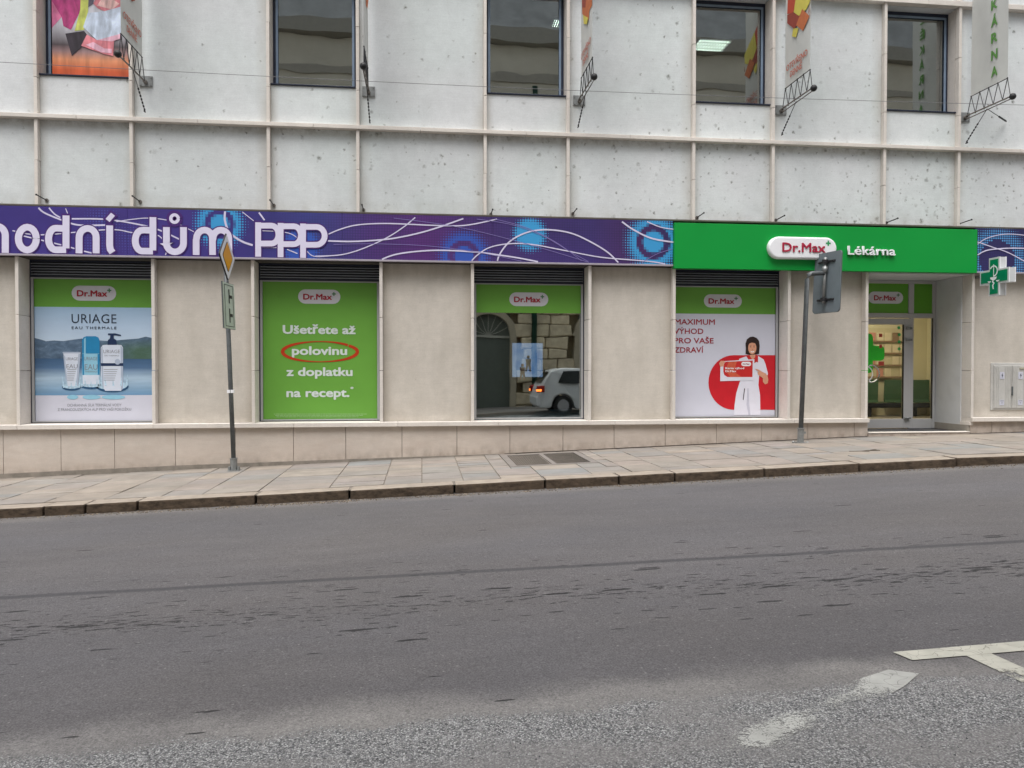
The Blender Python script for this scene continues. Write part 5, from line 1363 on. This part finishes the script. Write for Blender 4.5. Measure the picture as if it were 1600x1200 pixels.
for k_, v_ in cc.items(): MT['u'+k_] = plain('bag_print_'+k_, lin(v_), .5, .14, 7)
for l_, (pts, m_) in enumerate([([(275, 150), (410, 0), (420, -120), (300, -120), (275, -20)], 'um2'), ([(270, 0), (380, -120), (440, -120), (430, 60), (380, 160), (340, 140), (330, 90)], 'um1'),
        ([(400, 165), (430, 50), (435, -120), (480, -120), (472, 60), (450, 160)], 'uy1'), ([(472, 40), (480, -120), (520, -120), (500, 20)], 'ug1'), ([(350, 180), (450, 165), (470, 190), (440, 250), (385, 300)], 'uk1'),
        ([(500, 20), (530, -60), (660, -60), (655, 50), (560, 60), (525, 45)], 'up1'), ([(520, 30), (560, -30), (610, 0), (640, 20), (600, 50)], 'uc1'), ([(470, 70), (560, 60), (648, 35), (652, 190), (620, 210), (520, 215), (445, 145)], 'ul1'),
        ([(435, 245), (465, 185), (520, 215), (612, 212), (605, 300), (560, 290), (480, 262)], 'up1'), ([(520, 215), (650, 180), (652, 205), (600, 222)], 'up2'), ([(460, 240), (500, 225), (560, 260), (600, 262), (598, 285), (540, 280)], 'up2')]):
    y = YU-.002-.0008*l_; q = [(min(max(a_, ax0), ax1), z) for a_, z in px([q1(p) for p in pts], y)]
    link('print_bag', flat(BM(), q, y), m_, up)

# ---- overhead wire
p0 = Vector((*at(-300, 91, -.6)[:1], -.6, at(-300, 91, -.6)[1])); p1 = Vector((at(1900, 180, -.6)[0], -.6, at(1900, 180, -.6)[1]))
wp = [(p0.lerp(p1, k/24)) - Vector((0, 0, .12*math.sin(math.pi*k/24)*1.0)) for k in range(25)]
wp = [p+Vector((0, 0, .10)) for p in wp]
tag(link('overhead_wire', tube(BM(), wp, .0042, 5), 'cable'), 'thin grey wire strung across the upper facade', 'wire')

# ---- sign posts
# left: priority road diamond with a junction plate, seen nearly edge on
def yaw_thing(name, loc, lean, label, cat):
    o = thing(name, loc, label, cat); o.rotation_euler = (0, lean, 0); return o
def lk2(name, bm, mat, par, smooth=False): return link(name, bm, mat, par, smooth=smooth, local=True)
px0 = -2.955; zb = gz(px0)
SP = yaw_thing('priority_sign_post', (px0, -.48, zb), math.radians(-1.9), 'grey post with a yellow priority diamond and a white plate, turned almost edge on', 'sign post')
lk2('pole', tube(BM(), [(0, 0, .0), (0, 0, 3.42)], .036, 12), 'poled', SP, True)
b2 = BM(); tube(b2, [(0, 0, .0), (0, 0, .19)], .055, 8); box(b2, -.085, .085, -.07, .07, -.005, .018); tube(b2, [(0, 0, .19), (0, 0, .205)], .062, 8)
for dx in (-.07, .07): box(b2, dx-.016, dx+.016, -.03, .03, .0, .07)
lk2('pole_foot', b2, 'steel', SP)
b2 = BM(); box(b2, -.050, .050, -.035, .035, 1.235, 1.285); lk2('reflector_clip', b2, 'white', SP)
ang = math.radians(-86)     # the face looks up the street
def sgn(bm_, dx, tilt, cz, oy=-0.0):
    """plate built facing -Y round the origin, turned to face along the street and set on the post"""
    rot = Matrix.Rotation(math.radians(tilt), 4, 'Z')
    for v in bm_.verts: v.co = rot @ v.co + Vector((dx, oy, cz))
    return bm_
def dia(r, rc=.03):
    out = []
    for k in range(4):
        c = Vector((math.cos(math.radians(90*k)), math.sin(math.radians(90*k))))*r; t = Vector((-c.y, c.x)).normalized()
        n_ = c.normalized(); out += [tuple(c-n_*rc-t*rc), tuple(c-n_*rc*.35-t*rc*.0+Vector((0, 0))), tuple(c-n_*rc+t*rc)]
    return out
cD = 3.37; TL = 86.0
sgp = lk2('sign_plate', sgn(prism(BM(), dia(.375), -.045, -.028), -.0, TL, cD, -.06), 'black', SP)
lk2('sign_border', sgn(flat(BM(), dia(.360), -.049), 0, TL, cD, -.06), 'white', SP)
lk2('sign_line', sgn(flat(BM(), dia(.250), -.052), 0, TL, cD, -.06), 'black', SP)
lk2('sign_centre', sgn(flat(BM(), dia(.232), -.055), 0, TL, cD, -.06), 'yellow', SP)
lk2('sign_plate', sgn(box(BM(), -.285, .285, -.045, -.028, -.36, .36), 0, TL, 2.60, -.08), 'poled', SP)
lk2('sign_border', sgn(flat(BM(), [(-.28, -.355), (.28, -.355), (.28, .355), (-.28, .355)], -.049), 0, TL, 2.60, -.08), plain('plate_pale', (.52, .60, .52), .5), SP)
b2 = BM()
for q in ((-.21, .21, -.325, -.315), (-.21, .21, .315, .325), (-.21, -.19, -.314, .314), (.19, .21, -.314, .314), (-.02, .03, -.26, -.04), (-.02, .03, .04, .26), (.032, .15, -.17, -.12), (.032, .15, .12, .17)):
    flat(b2, [(q[0], q[2]), (q[1], q[2]), (q[1], q[3]), (q[0], q[3])], -.052)
lk2('sign_symbol', sgn(b2, 0, TL, 2.60, -.08), 'black', SP)
# right: bent pole with the back of a plate
px1 = 6.505
SR = yaw_thing('rear_facing_sign_post', (px1, -.45, gz(px1)), math.radians(2.1), 'leaning grey post with a bent arm holding the grey back of a sign', 'sign post')
H_ = 2.93
lk2('pole', tube(BM(), [(0, 0, 0), (0, 0, H_-.10), (.02, 0, H_-.03), (.07, 0, H_), (.30, 0, H_+.02)], .040, 12), 'poled', SR, True)
b2 = BM(); tube(b2, [(0, 0, .0), (0, 0, .24)], .056, 8); box(b2, -.09, .09, -.07, .07, -.005, .018); tube(b2, [(0, 0, .24), (0, 0, .258)], .066, 8); box(b2, .05, .085, -.02, .02, .16, .20)
for dx in (-.13, .13): ball(b2, (dx, 0, .008), .025, 8)
lk2('pole_foot', b2, 'steel', SR)
def rrect(w2, h2, r):
    o_ = []
    for (cx, cy, a0) in ((w2-r, h2-r, 0), (-w2+r, h2-r, 90), (-w2+r, -h2+r, 180), (w2-r, -h2+r, 270)): o_ += arc(cx, cy, r, r, a0, a0+90, 5)
    return o_
TR = -62; cR = (.47, 2.90)
def sg2(bm_): 
    rot = Matrix.Rotation(math.radians(-79), 4, 'Z')
    for v in bm_.verts: v.co = rot @ v.co + Vector((.330, -.0, 2.79))
    return bm_
lk2('sign_plate', sg2(prism(BM(), rrect(.335, .52, .06), .03, .045)), 'signback', SR)
lk2('plate_rim', sg2(prism(BM(), rrect(.341, .526, .065), .0455, .052)), 'poled', SR)
b2 = BM()
for zc_ in (.36, -.30):
    box(b2, -.19, .20, .005, .028, zc_-.016, zc_+.016); tube(b2, [(0, -.02, zc_-.03), (0, -.02, zc_+.03)], .052, 10)
    for dx in (-.19, .19): ball(b2, (dx, .01, zc_), .020, 6)
lk2('clamp_bracket', sg2(b2), 'black', SR)
b2 = BM(); tube(b2, [(0, -.015, -.36), (0, -.015, .43)], .026, 10); tube(b2, [(0, -.015, .17), (0, -.015, .27)], .046, 10); lk2('mounting_tube', sg2(b2), 'steel', SR, True)

# ------------------------------------------------------------ the other side of the street (seen in the glass)
OB = thing('opposite_building', (3.5, -15.0, rz(3.5)), 'rusticated sandstone house with arched doorways, mirrored in the third shop window', 'building')
sandn = NT('sandstone_rusticated', .9, .2); sandn.bump(sandn.noise(14, detail=6), .8, .03)
MT['sand'] = sandn.col(sandn.bright(sandn.mix(sandn.rnd(), (0.78, 0.67, 0.46), (0.64, 0.55, 0.39)), sandn.rng(sandn.noise(5, detail=5), .3, .7, .8, 1.15)))
MT['roof'] = plain('dark_slate_roof', (0.30, 0.31, 0.31), .7, .2, 2)
YO = -15.0
arches = [(-1.8, .82), (2.5, .82), (6.8, .82), (11.1, .82)]; ZS = 1.28
bm = BM(); box(bm, -30, 40, YO-.5, YO-.32, -3, 9.8); link('rear_wall', bm, plain('sand_mortar', (0.30, 0.25, 0.16), .9), OB)
def inside(x, z, m=0.0):
    for cx, r in arches:
        if abs(x-cx) < r+m and (z < ZS or (x-cx)**2+(z-ZS)**2 < (r+m)**2): return True
    return False
row = 0; z = -1.75
cube_me = None
while z < 2.6:
    x = -3.2+(row % 2)*.35
    while x < 11.5:
        w2 = random.choice([.62, .75, .9]); pts_in = [inside(x+w2*t, z+.2+.2*s, .02) for t in (.05, .5, .95) for s in (-.8, .8)]
        if not any(pts_in):
            d_ = random.uniform(.03, .10); b2 = BM(); box(b2, x+.015, x+w2-.015, YO-.31, YO+d_, z+.012, z+.418, .035); link('stone_block', b2, 'sand', OB)
        x += w2
    z += .43; row += 1
bm = BM(); box(bm, -30, 40, YO-.3, YO+.22, 2.62, 2.9); link('string_course', bm, plain('sand_trim', (.42, .36, .25), .9), OB)
bm = BM(); box(bm, -30, -3.25, YO-.3, YO, -3, 2.61); box(bm, 12.4, 40, YO-.3, YO, -3, 2.61); box(bm, -30, 40, YO-.3, YO-.02, 2.91, 12.1); link('plain_wall', bm, plain('render_cream', (.66, .61, .50), .9, .1, 1), OB)
for kx_ in range(-6, 14):
    xx = kx_*2.6; F2 = link('house_window', box(BM(), xx-.62, xx+.62, YO-.05, YO+.03, 4.3, 6.4), plain('hw%d' % kx_, (.40, .38, .33), .8), OB)
    link('pane', box(BM(), xx-.52, xx+.52, YO+.032, YO+.04, 4.4, 6.3), 'navy', F2)
    F2 = link('house_window', box(BM(), xx-.62, xx+.62, YO-.05, YO+.03, 7.6, 9.5), plain('hx%d' % kx_, (.40, .38, .33), .8), OB)
    link('pane', box(BM(), xx-.52, xx+.52, YO+.032, YO+.04, 7.7, 9.4), 'navy', F2)
link('frieze', box(BM(), -30, 40, YO-.019, YO+.05, 10.75, 11.05), plain('frieze_dark', (.40, .37, .31), .9), OB)
link('cornice', box(BM(), -30, 40, YO-.3, YO+.35, 12.12, 12.6), plain('cornice_stone', (.36, .34, .29), .9), OB)
bm = BM(); prism(bm, [(YO+.2, 12.62), (YO-1.2, 16.0), (YO-6, 16.5), (YO-6, 12.62)], -30, 40, 'X'); link('roof', bm, 'roof', OB)
for cx, r in arches:
    b2 = BM(); stroke(b2, [(cx-r-.11, -1.7), (cx-r-.11, ZS)]+arc(cx, ZS, r+.11, r+.11, 180, 0, 16)+[(cx+r+.11, -1.7)], .22, YO+.10, YO-.3); Ar = link('arch_surround', b2, plain('arch_stone', (.42, .37, .27), .9), OB)
    b2 = BM(); box(b2, cx-r, cx+r, YO-.30, YO-.24, -1.9, ZS+.98); link('door_recess', b2, plain('door_dark', (.13, .15, .125), .6), Ar)
    b2 = BM()
    for k in range(9):
        t = math.radians(180*k/8); tube(b2, [(cx, YO-.2, ZS+.02), (cx+r*.97*math.cos(t), YO-.2, ZS+.02+r*.97*math.sin(t))], .016, 5)
    box(b2, cx-r, cx+r, YO-.22, YO-.16, ZS-.06, ZS+.02)
    link('fanlight', b2, plain('fan_paint', (.42, .42, .36), .6), Ar)
dp = thing('drainpipe', (4.2, YO+.25, -1.5), 'dark green downpipe on the sandstone front, mirrored in the third shop window', 'pipe')
link('pipe', tube(BM(), [(4.2, YO+.25, -1.5), (4.2, YO+.25, 10.5)], .10, 10), plain('pipe_green', (.01, .05, .03), .5), dp, smooth=True)
np_ = tag(strip_sheet('pavement_near', -15.3, -11.75, lambda X: gz(X)+.0, 'slab', XS), kind='structure')
bm = BM()
for a, b_ in zip(XS, XS[1:]): prism(bm, [(a, rz(a)-.05), (b_, rz(b_)-.05), (b_, gz(b_)+.002), (a, gz(a)+.002)], -11.752, -11.55)
kn = tag(link('kerb', bm, 'kerbtop'), kind='structure')

# the small white car waiting beside the camera, mirrored in the glass
cxr, cyr = 3.62, -9.95
CR = thing('hatchback_car', (cxr+2, cyr-.8, rz(cxr+2)), 'white five door hatchback with its brake light on, mirrored in the third shop window', 'car')
gr0 = rz(cxr+2)-.0
paintw = plain('car_silver_white', (0.62, 0.64, 0.64), .25, .02); darkg = plain('car_glass', (0.012, 0.016, 0.016), .08, .02)
prof = [(0.0, .32), (-.02, .55), (.04, .85), (.10, .95), (.42, 1.40), (.75, 1.47), (1.7, 1.48), (2.35, 1.36), (2.95, .98), (3.75, .86), (3.95, .70), (4.0, .42), (3.92, .22), (3.62, .20)]
def warch(cx): return [(cx+.36*math.cos(math.radians(t)), .30+.36*math.sin(math.radians(t))) for t in range(0, 181, 20)]
low = [(3.60, .25)]+warch(3.2)+[(2.8, .2), (1.2, .2)]+warch(.78)+[(.38, .22), (.05, .24)]
out = prof+low
bm = BM(); nW = len(out)
secs = [(-.84, .0), (-.82, .0), (0.82, 0), (.84, 0)]
def width(z): return .84-(max(0, z-.95)*.34)
for sgn_ in (1,):
    A = [bm.verts.new((cxr+x, cyr-.84+width(z), gr0+z)) for x, z in out]; Bv = [bm.verts.new((cxr+x, cyr-.84-width(z), gr0+z)) for x, z in out]
    bm.faces.new(A); bm.faces.new(Bv[::-1])
    for i in range(nW): bm.faces.new((A[i], A[(i+1) % nW], Bv[(i+1) % nW], Bv[i]))
bdy = link('body', bm, paintw, CR)
bv = bdy.modifiers.new('edges', 'BEVEL'); bv.width = .07; bv.segments = 3; bv.limit_method = 'ANGLE'; bv.angle_limit = math.radians(28)
def sidepoly(pts, off, name, mat, par=CR):
    b3 = BM()
    for s_ in (1, -1): b3.faces.new([b3.verts.new((cxr+x, cyr-.84+s_*(width(z)+off), gr0+z)) for x, z in pts])
    return link(name, b3, mat, par)
sidepoly([(.62, 1.00), (.82, 1.38), (1.32, 1.39), (1.32, .98)], .006, 'rear_side_window', darkg)
sidepoly([(1.40, .98), (1.40, 1.39), (1.75, 1.39), (2.22, 1.30), (2.68, 1.0)], .006, 'front_side_window', darkg)
sidepoly([(1.345, .45), (1.345, .95), (1.357, .95), (1.357, .45)], .006, 'door_seam', 'black')
b3 = BM(); b3.faces.new([b3.verts.new((cxr+x, cyr-.84+y, gr0+z)) for x, y, z in ((.115, -.62, 1.0), (.115, .62, 1.0), (.385, .56, 1.37), (.385, -.56, 1.37))])
for v in b3.verts: v.co.x -= .02
link('rear_window', b3, darkg, CR)
tl = emis('brake_lamp', (1.0, .20, .03), 3.0)
for s_ in (1, -1):
    b3 = BM(); box(b3, cxr-.035, cxr+.20, cyr-.84+s_*.74-.095, cyr-.84+s_*.74+.112, gr0+.72, gr0+.92, .02)
    tlp = link('tail_light', b3, plain('lens_red%d' % s_, (.35, .01, .01), .2), CR)
    b3 = BM(); box(b3, cxr-.050, cxr+.10, cyr-.84+s_*.76-.05, cyr-.84+s_*.76+.105, gr0+.75, gr0+.82, .01); link('lamp', b3, tl, tlp)
for wx in (.78, 3.2):
    for s_ in (1, -1):
        yw = cyr-.84+s_*.76; b3 = BM(); tube(b3, [(cxr+wx, yw-.09, gr0+.30), (cxr+wx, yw+.09, gr0+.30)], .30, 24); wh_ = link('wheel', b3, 'rubber', CR, smooth=False)
        b3 = BM(); tube(b3, [(cxr+wx, yw+s_*.091-.005, gr0+.30), (cxr+wx, yw+s_*.091+.005, gr0+.30)], .19, 20); link('rim', b3, 'alu', wh_)
b3 = BM(); box(b3, cxr-.05, cxr+.10, cyr-.84-.8, cyr-.84+.8, gr0+.30, gr0+.56, .03); link('rear_bumper', b3, paintw, CR)
b3 = BM()
for s_ in (1, -1): box(b3, cxr+2.45, cxr+2.62, cyr-.84+s_*.90-.07, cyr-.84+s_*.90+.07, gr0+.98, gr0+1.12, .02)
link('wing_mirror', b3, paintw, CR)
